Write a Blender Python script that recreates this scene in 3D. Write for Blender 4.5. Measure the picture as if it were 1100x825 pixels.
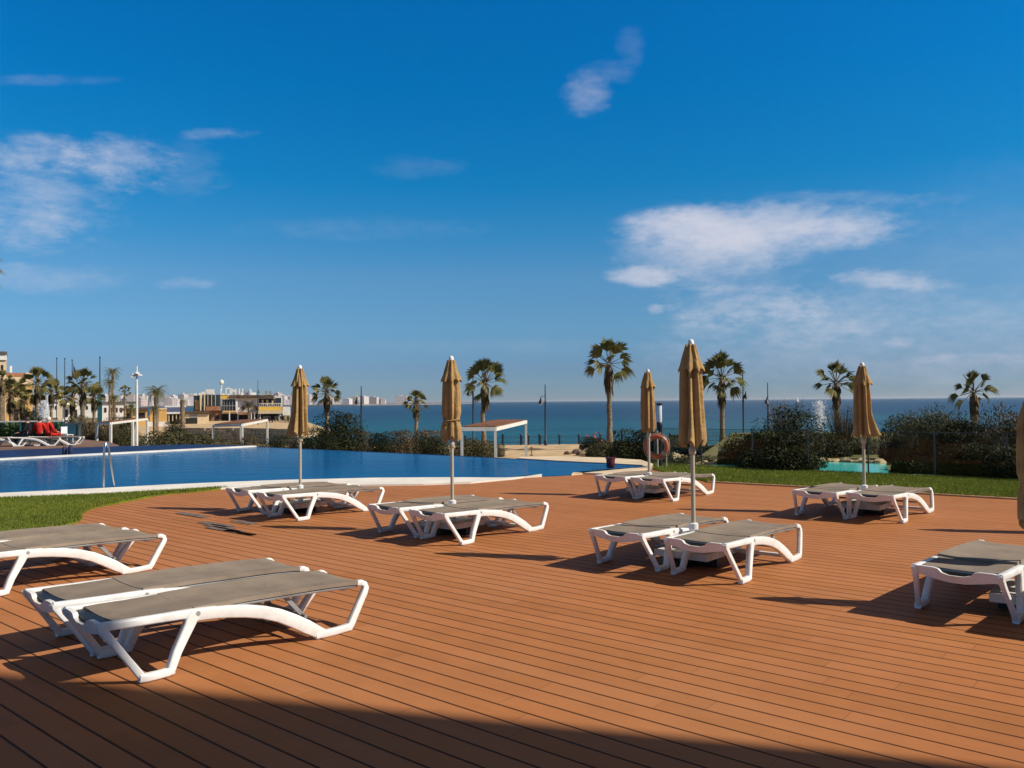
import bpy, math, random
import numpy as np
from mathutils import Vector, Matrix, Euler
R = math.radians
PI = math.pi
random.seed(4)
for o in list(bpy.data.objects):
    bpy.data.objects.remove(o)
S = bpy.context.scene
COL = S.collection

# ------------------------------------------------------------------ camera
CAM_H = 1.717
FPX = 866.3
cam_d = bpy.data.cameras.new("camera")
cam_d.sensor_width = 36
cam_d.lens = 36 * FPX / 1100
cam_d.clip_start = 0.05
cam_d.clip_end = 60000
cam = bpy.data.objects.new("camera", cam_d)
COL.objects.link(cam)
CAM_R = Matrix.Rotation(R(90 + 1.247), 3, 'X') @ Matrix.Rotation(R(-0.516), 3, 'Z')
cam.matrix_world = Matrix.Translation((0, 0, CAM_H)) @ CAM_R.to_4x4()
S.camera = cam

# ------------------------------------------------------------------ sun, sky, exposure
SUN_EL = 39.3
SUN_AZ = (0.968, -0.25)                       # horizontal direction towards the sun
SUN_STRENGTH = 5.0
SKY_STRENGTH = 0.075
S.view_settings.view_transform = 'Standard'
S.view_settings.look = 'None'
S.view_settings.gamma = 1.0
S.view_settings.exposure = 0.08
sd = bpy.data.lights.new("sun", 'SUN')
sd.energy = SUN_STRENGTH
sd.angle = R(0.53)
sd.color = (1.0, 0.91, 0.77)
so = bpy.data.objects.new("sun", sd)
COL.objects.link(so)
ce = math.cos(R(SUN_EL))
to_sun = Vector((SUN_AZ[0] * ce, SUN_AZ[1] * ce, math.sin(R(SUN_EL)))).normalized()
so.rotation_euler = to_sun.to_track_quat('Z', 'Y').to_euler()


def ray(u, v):
    return (CAM_R @ Vector(((u - 550) / FPX, -(v - 412.5) / FPX, -1.0))).normalized()


def g(u, v, z=0.0):
    """the point of height z that the pixel (u, v) of the photograph shows"""
    d = ray(u, v)
    t = (z - CAM_H) / d.z
    return (d.x * t, d.y * t)


def at(u, v, y):
    """the point at distance y in front of the camera that the pixel shows"""
    d = ray(u, v)
    t = y / d.y
    return Vector((d.x * t, y, CAM_H + d.z * t))


W = bpy.data.worlds.new("World")
S.world = W
W.use_nodes = True
nt = W.node_tree
for n in list(nt.nodes):
    nt.nodes.remove(n)


def nd(tree, typ, **kw):
    n = tree.nodes.new(typ)
    for k, v in kw.items():
        if k.startswith('i_'):
            n.inputs[k[2:]].default_value = v
        else:
            setattr(n, k, v)
    return n


def mth(tree, op, a, b=None, c=None, clamp=False):
    n = tree.nodes.new('ShaderNodeMath')
    n.operation = op
    n.use_clamp = clamp
    for i, x in enumerate((a, b, c)):
        if x is None:
            continue
        if isinstance(x, (int, float)):
            n.inputs[i].default_value = x
        else:
            tree.links.new(x, n.inputs[i])
    return n.outputs[0]


def vmth(tree, op, a, b=None, out=0):
    n = tree.nodes.new('ShaderNodeVectorMath')
    n.operation = op
    for i, x in enumerate((a, b)):
        if x is None:
            continue
        if isinstance(x, (tuple, list, Vector)):
            n.inputs[i].default_value = tuple(x)
        else:
            tree.links.new(x, n.inputs[i])
    return n.outputs[out]


def sstep(tree, x, lo, hi):
    n = tree.nodes.new('ShaderNodeMapRange')
    n.interpolation_type = 'SMOOTHSTEP'
    tree.links.new(x, n.inputs[0])
    n.inputs[1].default_value = lo
    n.inputs[2].default_value = hi
    n.inputs[3].default_value = 0
    n.inputs[4].default_value = 1
    return n.outputs[0]


sky = nd(nt, 'ShaderNodeTexSky', sky_type='NISHITA', sun_disc=False)
sky.sun_elevation = R(SUN_EL)
sky.sun_rotation = math.atan2(SUN_AZ[0], SUN_AZ[1])
sky.altitude = 0
sky.air_density = 0.8
sky.dust_density = 0.1
sky.ozone_density = 2.0
tc = nd(nt, 'ShaderNodeTexCoord')
dirv = tc.outputs['Generated']
sepd = nd(nt, 'ShaderNodeSeparateXYZ')
nt.links.new(dirv, sepd.inputs[0])
grade = nd(nt, 'ShaderNodeValToRGB')          # polarising-filter grade of low sky; unseen overhead tint added to warm shadow fill
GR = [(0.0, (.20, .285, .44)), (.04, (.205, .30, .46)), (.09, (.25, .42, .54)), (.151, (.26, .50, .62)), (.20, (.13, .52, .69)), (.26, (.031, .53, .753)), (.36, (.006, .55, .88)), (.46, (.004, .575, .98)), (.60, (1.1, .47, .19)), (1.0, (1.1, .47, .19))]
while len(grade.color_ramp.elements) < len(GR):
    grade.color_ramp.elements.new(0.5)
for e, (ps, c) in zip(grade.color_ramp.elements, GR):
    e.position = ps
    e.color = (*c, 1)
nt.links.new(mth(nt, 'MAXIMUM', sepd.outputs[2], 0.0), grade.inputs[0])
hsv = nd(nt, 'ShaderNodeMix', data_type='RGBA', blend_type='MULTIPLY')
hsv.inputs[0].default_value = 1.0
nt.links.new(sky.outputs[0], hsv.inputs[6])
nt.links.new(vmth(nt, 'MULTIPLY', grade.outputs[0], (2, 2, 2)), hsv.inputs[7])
stretch = vmth(nt, 'MULTIPLY', dirv, (1.0, 1.0, 2.4))
nz1 = nd(nt, 'ShaderNodeTexNoise', i_Scale=13.0, i_Detail=7.0, i_Roughness=0.62)
nt.links.new(stretch, nz1.inputs['Vector'])
nz2 = nd(nt, 'ShaderNodeTexNoise', i_Scale=46.0, i_Detail=5.0, i_Roughness=0.6)
nt.links.new(stretch, nz2.inputs['Vector'])
noise_c = mth(nt, 'ADD', mth(nt, 'MULTIPLY', mth(nt, 'SUBTRACT', nz1.outputs[0], 0.5), 3.0),
              mth(nt, 'MULTIPLY', mth(nt, 'SUBTRACT', nz2.outputs[0], 0.5), 1.8))
CLOUDS = [  # px centre, half sizes, opacity, softness, noise
    (826, 243, 160, 30, .72, .62, .36), (752, 262, 112, 44, .80, .75, .36), (722, 244, 72, 28, .5, .8, .4), (800, 262, 110, 26, .5, .9, .4), (690, 296, 42, 13, .65, .6, .6), (905, 247, 70, 17, .45, .7, .7),
    (800, 326, 100, 27, .44, .9, .9), (830, 352, 130, 20, .30, 1.0, 1.0), (780, 300, 110, 20, .3, 1.1, .7), (705, 332, 10, 7, .4, .8, .5), (940, 299, 62, 13, .5, .75, .8), (985, 306, 55, 8, .28, .8, .9),
    (630, 98, 30, 29, .34, .8, .7), (655, 76, 30, 16, .16, 1.0, .8), (676, 52, 18, 24, .13, 1.0, .8),
    (45, 212, 104, 64, .55, 1.1, .8), (132, 176, 66, 36, .5, 1.0, .9), (30, 165, 80, 28, .4, 1.0, .9), (18, 245, 84, 32, .32, 1.0, .8), (195, 180, 60, 40, .16, 1.1, .9),
    (228, 143, 46, 9, .34, .9, .8), (60, 86, 80, 7, .12, .9, .9), (200, 304, 40, 8, .3, .9, .9), (40, 300, 110, 18, .28, .9, .8),
    (965, 368, 20, 8, .45, .8, .6), (900, 214, 130, 12, .2, .9, 1.0), (450, 180, 60, 14, .07, .9, 1.0), (400, 245, 160, 16, .08, .9, 1.0), (1060, 385, 130, 9, .25, .9, .9),
    (960, 372, 330, 76, .42, 1.1, .5), (1100, 300, 300, 130, .16, 1.2, .6), (560, 372, 200, 10, .08, 1.0, .8), (930, 330, 120, 40, .16, 1.0, .8)]
keep = None
for (u, v, a, b, op, soft, kn) in CLOUDS:
    d0 = ray(u, v)
    ea = (ray(u + 20, v) - ray(u - 20, v)) * (a / 40)      # half axes of the cloud in the sky
    eb = (ray(u, v - 20) - ray(u, v + 20)) * (b / 40)
    fa = ea - eb * (ea.dot(eb) / eb.length_squared)        # reciprocal axes
    fb = eb - ea * (ea.dot(eb) / ea.length_squared)
    x = vmth(nt, 'DOT_PRODUCT', vmth(nt, 'SUBTRACT', dirv, d0), fa / fa.dot(ea), out=1)
    y = vmth(nt, 'DOT_PRODUCT', vmth(nt, 'SUBTRACT', dirv, d0), fb / fb.dot(eb), out=1)
    zz = mth(nt, 'MULTIPLY', mth(nt, 'MINIMUM', vmth(nt, 'DOT_PRODUCT', dirv, d0, out=1), 0.0), 50.0)
    r2 = mth(nt, 'ADD', mth(nt, 'ADD', mth(nt, 'MULTIPLY', x, x), mth(nt, 'MULTIPLY', y, y)), mth(nt, 'MULTIPLY', zz, zz))
    q = mth(nt, 'SUBTRACT', mth(nt, 'MULTIPLY_ADD', noise_c, kn, 1.0), r2)
    m = mth(nt, 'MULTIPLY', sstep(nt, q, -.1, soft * 2.0), op)
    inv = mth(nt, 'SUBTRACT', 1.0, m)
    keep = inv if keep is None else mth(nt, 'MULTIPLY', keep, inv)
cover = mth(nt, 'SUBTRACT', 1.0, keep)
mix = nd(nt, 'ShaderNodeMix', data_type='RGBA')
nt.links.new(cover, mix.inputs[0])
nt.links.new(hsv.outputs[2], mix.inputs[6])
mix.inputs[7].default_value = (0.62 / SKY_STRENGTH, 0.63 / SKY_STRENGTH, 0.72 / SKY_STRENGTH, 1)
bg = nd(nt, 'ShaderNodeBackground', i_Strength=SKY_STRENGTH)
nt.links.new(mix.outputs[2], bg.inputs[0])
wo = nd(nt, 'ShaderNodeOutputWorld')
nt.links.new(bg.outputs[0], wo.inputs[0])

# ------------------------------------------------------------------ helpers


def tag(o, label=None, cat=None, group=None, kind=None):
    if label: o['label'] = label
    if cat: o['category'] = cat
    if group: o['group'] = group
    if kind: o['kind'] = kind
    return o


def empty(name, loc=(0, 0, 0), rz=0.0, label=None, cat=None, group=None):
    o = bpy.data.objects.new(name, None)
    COL.objects.link(o)
    o.location = loc
    o.rotation_euler = (0, 0, rz)
    o.empty_display_size = 0.2
    return tag(o, label, cat, group)


def kids(o):
    return [c for c in ALLKIDS.get(o.name, [])]


ALLKIDS = {}


class MB:
    def __init__(s):
        s.v = []; s.f = []; s.m = []; s.cur = 0

    def add(s, vs, fs):
        b = len(s.v)
        s.v.extend([tuple(x) for x in vs])
        for f in fs:
            s.f.append(tuple(b + i for i in f)); s.m.append(s.cur)
        return s

    def box(s, x0, x1, y0, y1, z0, z1, M=None):
        vs = [(x, y, z) for z in (z0, z1) for (x, y) in ((x0, y0), (x1, y0), (x1, y1), (x0, y1))]
        if M is not None: vs = [M @ Vector(p) for p in vs]
        return s.add(vs, [(0, 3, 2, 1), (4, 5, 6, 7), (0, 1, 5, 4), (1, 2, 6, 5), (2, 3, 7, 6), (3, 0, 4, 7)])

    def prism(s, poly, z0, z1):
        n = len(poly)
        vs = [(p[0], p[1], z0) for p in poly] + [(p[0], p[1], z1) for p in poly]
        return s.add(vs, [tuple(range(n - 1, -1, -1)), tuple(range(n, 2 * n))] + [(i, (i + 1) % n, n + (i + 1) % n, n + i) for i in range(n)])

    def bar(s, p, q, w, h, up=(0, 0, 1)):
        p = Vector(p); q = Vector(q); d = (q - p).normalized(); up = Vector(up)
        r = d.cross(up)
        if r.length < 1e-4: r = d.cross(Vector((1, 0, 0)))
        r.normalize(); u = r.cross(d)
        vs = [c + r * sx * w / 2 + u * sz * h / 2 for c in (p, q) for (sx, sz) in ((-1, -1), (1, -1), (1, 1), (-1, 1))]
        return s.add(vs, [(3, 2, 1, 0), (4, 5, 6, 7), (0, 1, 5, 4), (1, 2, 6, 5), (2, 3, 7, 6), (3, 0, 4, 7)])

    def tube(s, p, q, r0, r1=None, n=10, caps=True):
        r1 = r0 if r1 is None else r1
        return s.path([p, q], [r0, r1], n, caps)

    def path(s, pts, rs, n=10, caps=True):
        pts = [Vector(p) for p in pts]
        b = len(s.v); prev = None
        for i, p in enumerate(pts):
            d = (pts[min(i + 1, len(pts) - 1)] - pts[max(i - 1, 0)]).normalized()
            if prev is None:
                a = d.cross(Vector((0, 0, 1)))
                if a.length < 1e-3: a = d.cross(Vector((0, 1, 0)))
            else:
                a = prev - d * prev.dot(d)
            a.normalize(); prev = a; c = d.cross(a)
            for k in range(n):
                t = 2 * PI * k / n
                s.v.append(tuple(p + (a * math.cos(t) + c * math.sin(t)) * rs[i]))
        for i in range(len(pts) - 1):
            for k in range(n):
                s.f.append((b + i * n + k, b + i * n + (k + 1) % n, b + (i + 1) * n + (k + 1) % n, b + (i + 1) * n + k)); s.m.append(s.cur)
        if caps:
            s.f.append(tuple(b + k for k in range(n - 1, -1, -1))); s.m.append(s.cur)
            s.f.append(tuple(b + (len(pts) - 1) * n + k for k in range(n))); s.m.append(s.cur)
        return s

    def sweep(s, pts, ws, ts, lat=(0, 1, 0)):
        """rounded-rectangle section; ws in-plane widths, ts lateral thicknesses"""
        pts = [Vector(p) for p in pts]; lat = Vector(lat); b = len(s.v); n = 12
        for i, p in enumerate(pts):
            d = (pts[min(i + 1, len(pts) - 1)] - pts[max(i - 1, 0)]).normalized()
            c = d.cross(lat).normalized()
            l2 = c.cross(d).normalized()
            w = ws[i] / 2; t = ts[i] / 2; ch = 0.42 * min(w, t)
            for (x, y) in ((w, t - ch), (w - ch * .3, t - ch * .3), (w - ch, t), (-w + ch, t), (-w + ch * .3, t - ch * .3), (-w, t - ch), (-w, -t + ch), (-w + ch * .3, -t + ch * .3), (-w + ch, -t), (w - ch, -t), (w - ch * .3, -t + ch * .3), (w, -t + ch)):
                s.v.append(tuple(p + c * x + l2 * y))
        for i in range(len(pts) - 1):
            for k in range(n):
                s.f.append((b + i * n + k, b + (i + 1) * n + k, b + (i + 1) * n + (k + 1) % n, b + i * n + (k + 1) % n)); s.m.append(s.cur)
        s.f.append(tuple(b + k for k in range(n))); s.m.append(s.cur)
        s.f.append(tuple(b + (len(pts) - 1) * n + k for k in range(n - 1, -1, -1))); s.m.append(s.cur)
        return s

    def lathe(s, prof, c=(0, 0, 0), n=16, wob=None):
        b = len(s.v)
        for i, (r, z) in enumerate(prof):
            for k in range(n):
                t = 2 * PI * k / n
                rr = r * (wob(t, i) if wob else 1.0)
                s.v.append((c[0] + rr * math.cos(t), c[1] + rr * math.sin(t), c[2] + z))
        for i in range(len(prof) - 1):
            for k in range(n):
                s.f.append((b + i * n + k, b + i * n + (k + 1) % n, b + (i + 1) * n + (k + 1) % n, b + (i + 1) * n + k)); s.m.append(s.cur)
        s.f.append(tuple(b + k for k in range(n - 1, -1, -1))); s.m.append(s.cur)
        s.f.append(tuple(b + (len(prof) - 1) * n + k for k in range(n))); s.m.append(s.cur)
        return s

    def ball(s, c, r, n=10, sc=(1, 1, 1)):
        prof = [(r * math.sin(PI * i / n) + 1e-4, -r * math.cos(PI * i / n)) for i in range(n + 1)]
        b = len(s.v)
        s.lathe(prof, (0, 0, 0), n + 2)
        for i in range(b, len(s.v)):
            p = s.v[i]; s.v[i] = (c[0] + p[0] * sc[0], c[1] + p[1] * sc[1], c[2] + p[2] * sc[2])
        return s

    def build(s, name, mats, parent=None, smooth=None, loc=(0, 0, 0), rz=0.0):
        me = bpy.data.meshes.new(name)
        me.from_pydata(s.v, [], s.f)
        if not isinstance(mats, (list, tuple)): mats = [mats]
        for m in mats: me.materials.append(m)
        if len(mats) > 1: me.polygons.foreach_set('material_index', s.m)
        if smooth is not None:
            me.polygons.foreach_set('use_smooth', [True] * len(me.polygons))
            me.set_sharp_from_angle(angle=R(smooth))
        me.update()
        return link(name, me, parent, loc, rz)


def link(name, me, parent=None, loc=(0, 0, 0), rz=0.0):
    o = bpy.data.objects.new(name, me)
    COL.objects.link(o)
    o.location = loc
    o.rotation_euler = (0, 0, rz)
    if parent:
        o.parent = parent
        ALLKIDS.setdefault(parent.name, []).append(o)
    return o


def copy_tree(o, parent=None):
    c = o.copy(); COL.objects.link(c)
    if parent:
        c.parent = parent
        ALLKIDS.setdefault(parent.name, []).append(c)
    for ch in kids(o):
        copy_tree(ch, c)
    return c


def mat(name, col, rough=0.6, var=0.12, scale=3.0, metal=0.0, spec=0.5, bump=0.0, bscale=40.0, col2=None, coord='Object', detail=4.0, trans=None, objvar=0.0, dirt=None, weave=0.0):
    """principled with noise-mottled colour, optional fine bump and a patchy second colour"""
    m = bpy.data.materials.new(name); m.use_nodes = True
    t = m.node_tree; bs = t.nodes['Principled BSDF']
    tcn = nd(t, 'ShaderNodeTexCoord')
    if coord == 'World':
        cn = nd(t, 'ShaderNodeNewGeometry').outputs['Position']
    else:
        cn = tcn.outputs[coord]
    nz = nd(t, 'ShaderNodeTexNoise', i_Scale=scale, i_Detail=detail, i_Roughness=0.6)
    t.links.new(cn, nz.inputs['Vector'])
    c2 = col2 or tuple(min(1, c * (1 - 2 * var)) for c in col)
    c1 = col if col2 else tuple(min(1, c * (1 + var)) for c in col)
    mx = nd(t, 'ShaderNodeMix', data_type='RGBA')
    f = sstep(t, nz.outputs[0], 0.32, 0.68)
    t.links.new(f, mx.inputs[0])
    mx.inputs[6].default_value = (*c1, 1); mx.inputs[7].default_value = (*c2, 1)
    if objvar:                                   # each object a little lighter or darker
        oi = nd(t, 'ShaderNodeObjectInfo')
        vv = nd(t, 'ShaderNodeMix', data_type='RGBA', blend_type='MULTIPLY'); vv.inputs[0].default_value = 1
        cb = nd(t, 'ShaderNodeCombineXYZ')
        for i in range(3): t.links.new(mth(t, 'MULTIPLY_ADD', oi.outputs['Random'], 2 * objvar, 1 - objvar), cb.inputs[i])
        t.links.new(mx.outputs[2], vv.inputs[6]); t.links.new(cb.outputs[0], vv.inputs[7]); mx = vv
    if dirt:                                     # grime in patches
        gz = nd(t, 'ShaderNodeTexNoise', i_Scale=dirt[0], i_Detail=6.0, i_Roughness=0.7); t.links.new(cn, gz.inputs['Vector'])
        gm = nd(t, 'ShaderNodeMix', data_type='RGBA')
        t.links.new(mth(t, 'MULTIPLY', sstep(t, gz.outputs[0], 0.50, 0.72), dirt[1]), gm.inputs[0])
        t.links.new(mx.outputs[2], gm.inputs[6]); gm.inputs[7].default_value = (*dirt[2], 1); mx = gm
    if weave:                                    # woven mesh: two crossed fine waves
        sp = nd(t, 'ShaderNodeSeparateXYZ'); t.links.new(cn, sp.inputs[0])
        wv = mth(t, 'MULTIPLY', mth(t, 'SINE', mth(t, 'MULTIPLY', sp.outputs[0], weave)), mth(t, 'SINE', mth(t, 'MULTIPLY', sp.outputs[1], weave)))
        wm = nd(t, 'ShaderNodeMix', data_type='RGBA', blend_type='MULTIPLY'); wm.inputs[0].default_value = 1
        cb = nd(t, 'ShaderNodeCombineXYZ')
        for i in range(3): t.links.new(mth(t, 'MULTIPLY_ADD', wv, 0.16, 0.98), cb.inputs[i])
        t.links.new(mx.outputs[2], wm.inputs[6]); t.links.new(cb.outputs[0], wm.inputs[7]); mx = wm
    t.links.new(mx.outputs[2], bs.inputs['Base Color'])
    bs.inputs['Roughness'].default_value = rough
    bs.inputs['Metallic'].default_value = metal
    bs.inputs['Specular IOR Level'].default_value = spec
    if bump:
        bz = nd(t, 'ShaderNodeTexNoise', i_Scale=bscale, i_Detail=3.0)
        t.links.new(cn, bz.inputs['Vector'])
        bp = nd(t, 'ShaderNodeBump', i_Strength=bump, i_Distance=0.02)
        t.links.new(bz.outputs[0], bp.inputs['Height'])
        t.links.new(bp.outputs[0], bs.inputs['Normal'])
    if trans:
        tr = nd(t, 'ShaderNodeBsdfTranslucent')
        t.links.new(mx.outputs[2], tr.inputs[0])
        ms = nd(t, 'ShaderNodeMixShader', i_Fac=trans)
        t.links.new(bs.outputs[0], ms.inputs[1]); t.links.new(tr.outputs[0], ms.inputs[2])
        t.links.new(ms.outputs[0], t.nodes['Material Output'].inputs[0])
    return m


BOARD_ANG = R(-39.6)
BOARD_W = 0.1615
BOARD_PH = 3.657


def deck_material():
    m = bpy.data.materials.new('deck_boards'); m.use_nodes = True
    t = m.node_tree; bs = t.nodes['Principled BSDF']
    pos = nd(t, 'ShaderNodeNewGeometry').outputs['Position']
    al = vmth(t, 'DOT_PRODUCT', pos, (math.cos(BOARD_ANG), math.sin(BOARD_ANG), 0), out=1)
    ac = vmth(t, 'DOT_PRODUCT', pos, (-math.sin(BOARD_ANG), math.cos(BOARD_ANG), 0), out=1)
    k = mth(t, 'DIVIDE', mth(t, 'SUBTRACT', ac, BOARD_PH), BOARD_W)
    idx = mth(t, 'FLOOR', k); fr = mth(t, 'SUBTRACT', k, idx)
    edge = mth(t, 'MULTIPLY', mth(t, 'MINIMUM', fr, mth(t, 'SUBTRACT', 1.0, fr)), BOARD_W)      # metres to the nearest gap
    wn = nd(t, 'ShaderNodeTexWhiteNoise', noise_dimensions='1D'); t.links.new(idx, wn.inputs['W'])
    u = mth(t, 'DIVIDE', mth(t, 'ADD', al, mth(t, 'MULTIPLY', wn.outputs[0], 2.6)), 2.6)
    ui = mth(t, 'FLOOR', u); uf = mth(t, 'SUBTRACT', u, ui)
    jd = mth(t, 'MULTIPLY', mth(t, 'MINIMUM', uf, mth(t, 'SUBTRACT', 1.0, uf)), 2.6)
    gap = sstep(t, edge, 0.0105, 0.0040)
    jgap = mth(t, 'MULTIPLY', sstep(t, jd, 0.0035, 0.0015), 0.4)
    allgap = mth(t, 'MAXIMUM', gap, jgap)
    cell = nd(t, 'ShaderNodeCombineXYZ'); t.links.new(idx, cell.inputs[0]); t.links.new(ui, cell.inputs[1])
    w2 = nd(t, 'ShaderNodeTexWhiteNoise', noise_dimensions='2D'); t.links.new(cell.outputs[0], w2.inputs['Vector'])
    # grain along the board
    gv = nd(t, 'ShaderNodeCombineXYZ')
    t.links.new(mth(t, 'MULTIPLY', al, 1.6), gv.inputs[0]); t.links.new(mth(t, 'MULTIPLY', ac, 95.0), gv.inputs[1]); t.links.new(w2.outputs[0], gv.inputs[2])
    gr = nd(t, 'ShaderNodeTexNoise', i_Scale=1.0, i_Detail=4.0, i_Roughness=0.65); t.links.new(gv.outputs[0], gr.inputs['Vector'])
    st = nd(t, 'ShaderNodeTexNoise', i_Scale=0.42, i_Detail=5.0, i_Roughness=0.65); t.links.new(pos, st.inputs['Vector'])
    st2 = nd(t, 'ShaderNodeTexNoise', i_Scale=3.4, i_Detail=6.0, i_Roughness=0.7); t.links.new(pos, st2.inputs['Vector'])
    val = mth(t, 'ADD', mth(t, 'MULTIPLY_ADD', w2.outputs[0], 0.22, 0.80), mth(t, 'MULTIPLY', mth(t, 'SUBTRACT', gr.outputs[0], 0.5), 0.42))
    val = mth(t, 'ADD', val, mth(t, 'MULTIPLY', mth(t, 'SUBTRACT', st.outputs[0], 0.5), 0.35))
    val = mth(t, 'ADD', val, mth(t, 'MULTIPLY', mth(t, 'SUBTRACT', st2.outputs[0], 0.5), 0.30))
    c = nd(t, 'ShaderNodeMix', data_type='RGBA')
    t.links.new(w2.outputs[0], c.inputs[0])
    c.inputs[6].default_value = (0.480, 0.193, 0.068, 1); c.inputs[7].default_value = (0.425, 0.165, 0.061, 1)
    cm = nd(t, 'ShaderNodeMix', data_type='RGBA', blend_type='MULTIPLY'); cm.inputs[0].default_value = 1
    t.links.new(c.outputs[2], cm.inputs[6])
    vv = nd(t, 'ShaderNodeCombineXYZ')
    for i in range(3): t.links.new(val, vv.inputs[i])
    t.links.new(vv.outputs[0], cm.inputs[7])
    st3 = nd(t, 'ShaderNodeTexNoise', i_Scale=0.28, i_Detail=6.0, i_Roughness=0.7); t.links.new(vmth(t, 'ADD', pos, (7.3, 2.1, 0)), st3.inputs['Vector'])
    worn = nd(t, 'ShaderNodeMix', data_type='RGBA')
    t.links.new(mth(t, 'MULTIPLY', sstep(t, mth(t, 'ADD', st3.outputs[0], mth(t, 'MULTIPLY', w2.outputs[0], 0.12)), 0.44, 0.74), 0.55), worn.inputs[0])
    t.links.new(cm.outputs[2], worn.inputs[6]); worn.inputs[7].default_value = (0.45, 0.205, 0.090, 1)
    spn = nd(t, 'ShaderNodeTexNoise', i_Scale=9.0, i_Detail=5.0, i_Roughness=0.75); t.links.new(pos, spn.inputs['Vector'])
    spot = nd(t, 'ShaderNodeMix', data_type='RGBA', blend_type='MULTIPLY')
    t.links.new(mth(t, 'MULTIPLY', sstep(t, spn.outputs[0], 0.62, 0.72), 0.35), spot.inputs[0])
    t.links.new(worn.outputs[2], spot.inputs[6]); spot.inputs[7].default_value = (0.45, 0.40, 0.38, 1)
    cm = spot
    cg = nd(t, 'ShaderNodeMix', data_type='RGBA'); t.links.new(allgap, cg.inputs[0]); t.links.new(cm.outputs[2], cg.inputs[6])
    cg.inputs[7].default_value = (0.062, 0.027, 0.013, 1)
    t.links.new(cg.outputs[2], bs.inputs['Base Color'])
    rg = mth(t, 'MULTIPLY_ADD', st2.outputs[0], 0.25, 0.50)
    t.links.new(rg, bs.inputs['Roughness'])
    bs.inputs['Specular IOR Level'].default_value = 0.07
    # brushed grooves and gap depth
    gro = mth(t, 'SINE', mth(t, 'MULTIPLY', ac, 2 * PI / 0.0115))
    hgt = mth(t, 'ADD', mth(t, 'MULTIPLY', gro, 0.0004), mth(t, 'MULTIPLY', sstep(t, edge, 0.004, 0.009), 0.006))
    hgt = mth(t, 'ADD', hgt, mth(t, 'MULTIPLY', gr.outputs[0], 0.0008))
    bp = nd(t, 'ShaderNodeBump', i_Strength=0.6, i_Distance=1.0)
    t.links.new(hgt, bp.inputs['Height']); t.links.new(bp.outputs[0], bs.inputs['Normal'])
    return m


def water_material(name, deep, shallow=None, rough=0.05, wave=0.12, scale=(1.2, 5.0), ior=1.33, axis=None, spec=0.5):
    m = bpy.data.materials.new(name); m.use_nodes = True
    t = m.node_tree; bs = t.nodes['Principled BSDF']
    pos = nd(t, 'ShaderNodeNewGeometry').outputs['Position']
    n0 = nd(t, 'ShaderNodeTexNoise', i_Scale=scale[0] * 0.12, i_Detail=4.0); t.links.new(vmth(t, 'MULTIPLY', pos, (0.35, 1.6, 1)), n0.inputs['Vector'])
    mx = nd(t, 'ShaderNodeMix', data_type='RGBA')
    mx.inputs[6].default_value = (*deep, 1); mx.inputs[7].default_value = (*(shallow or tuple(c * 1.3 for c in deep)), 1)
    if axis:
        sep = nd(t, 'ShaderNodeSeparateXYZ'); t.links.new(pos, sep.inputs[0])
        f = sstep(t, mth(t, 'ADD', sep.outputs[1], mth(t, 'MULTIPLY', mth(t, 'SUBTRACT', n0.outputs[0], 0.5), axis[1] * 1.3)), axis[1], axis[0])
        t.links.new(f, mx.inputs[0])
    else:
        t.links.new(sstep(t, n0.outputs[0], 0.3, 0.7), mx.inputs[0])
    t.links.new(mx.outputs[2], bs.inputs['Base Color'])
    bs.inputs['Roughness'].default_value = rough
    bs.inputs['IOR'].default_value = ior
    bs.inputs['Specular IOR Level'].default_value = spec
    a = nd(t, 'ShaderNodeTexNoise', i_Scale=scale[0], i_Detail=3.0); t.links.new(vmth(t, 'MULTIPLY', pos, (1.0, 1.6, 1)), a.inputs['Vector'])
    b = nd(t, 'ShaderNodeTexNoise', i_Scale=scale[1], i_Detail=2.0); t.links.new(pos, b.inputs['Vector'])
    h = mth(t, 'ADD', a.outputs[0], mth(t, 'MULTIPLY', b.outputs[0], 0.4))
    bp = nd(t, 'ShaderNodeBump', i_Strength=wave, i_Distance=0.3 / scale[0])
    t.links.new(h, bp.inputs['Height']); t.links.new(bp.outputs[0], bs.inputs['Normal'])
    return m


def glass_material(name, tint, refl=1.0):
    m = bpy.data.materials.new(name); m.use_nodes = True
    t = m.node_tree; t.nodes.remove(t.nodes['Principled BSDF'])
    tr = nd(t, 'ShaderNodeBsdfTransparent'); tr.inputs[0].default_value = (*tint, 1)
    gl = nd(t, 'ShaderNodeBsdfGlossy'); gl.inputs['Roughness'].default_value = 0.02
    fz = nd(t, 'ShaderNodeTexNoise', i_Scale=1.5, i_Detail=3.0)
    t.links.new(nd(t, 'ShaderNodeTexCoord').outputs['Object'], fz.inputs['Vector'])
    fr = nd(t, 'ShaderNodeFresnel', i_IOR=1.5)
    f = mth(t, 'MULTIPLY', fr.outputs[0], mth(t, 'MULTIPLY_ADD', fz.outputs[0], 0.3 * refl, 0.85 * refl), clamp=True)
    ms = nd(t, 'ShaderNodeMixShader')
    t.links.new(f, ms.inputs[0]); t.links.new(tr.outputs[0], ms.inputs[1]); t.links.new(gl.outputs[0], ms.inputs[2])
    t.links.new(ms.outputs[0], t.nodes['Material Output'].inputs[0])
    return m


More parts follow.
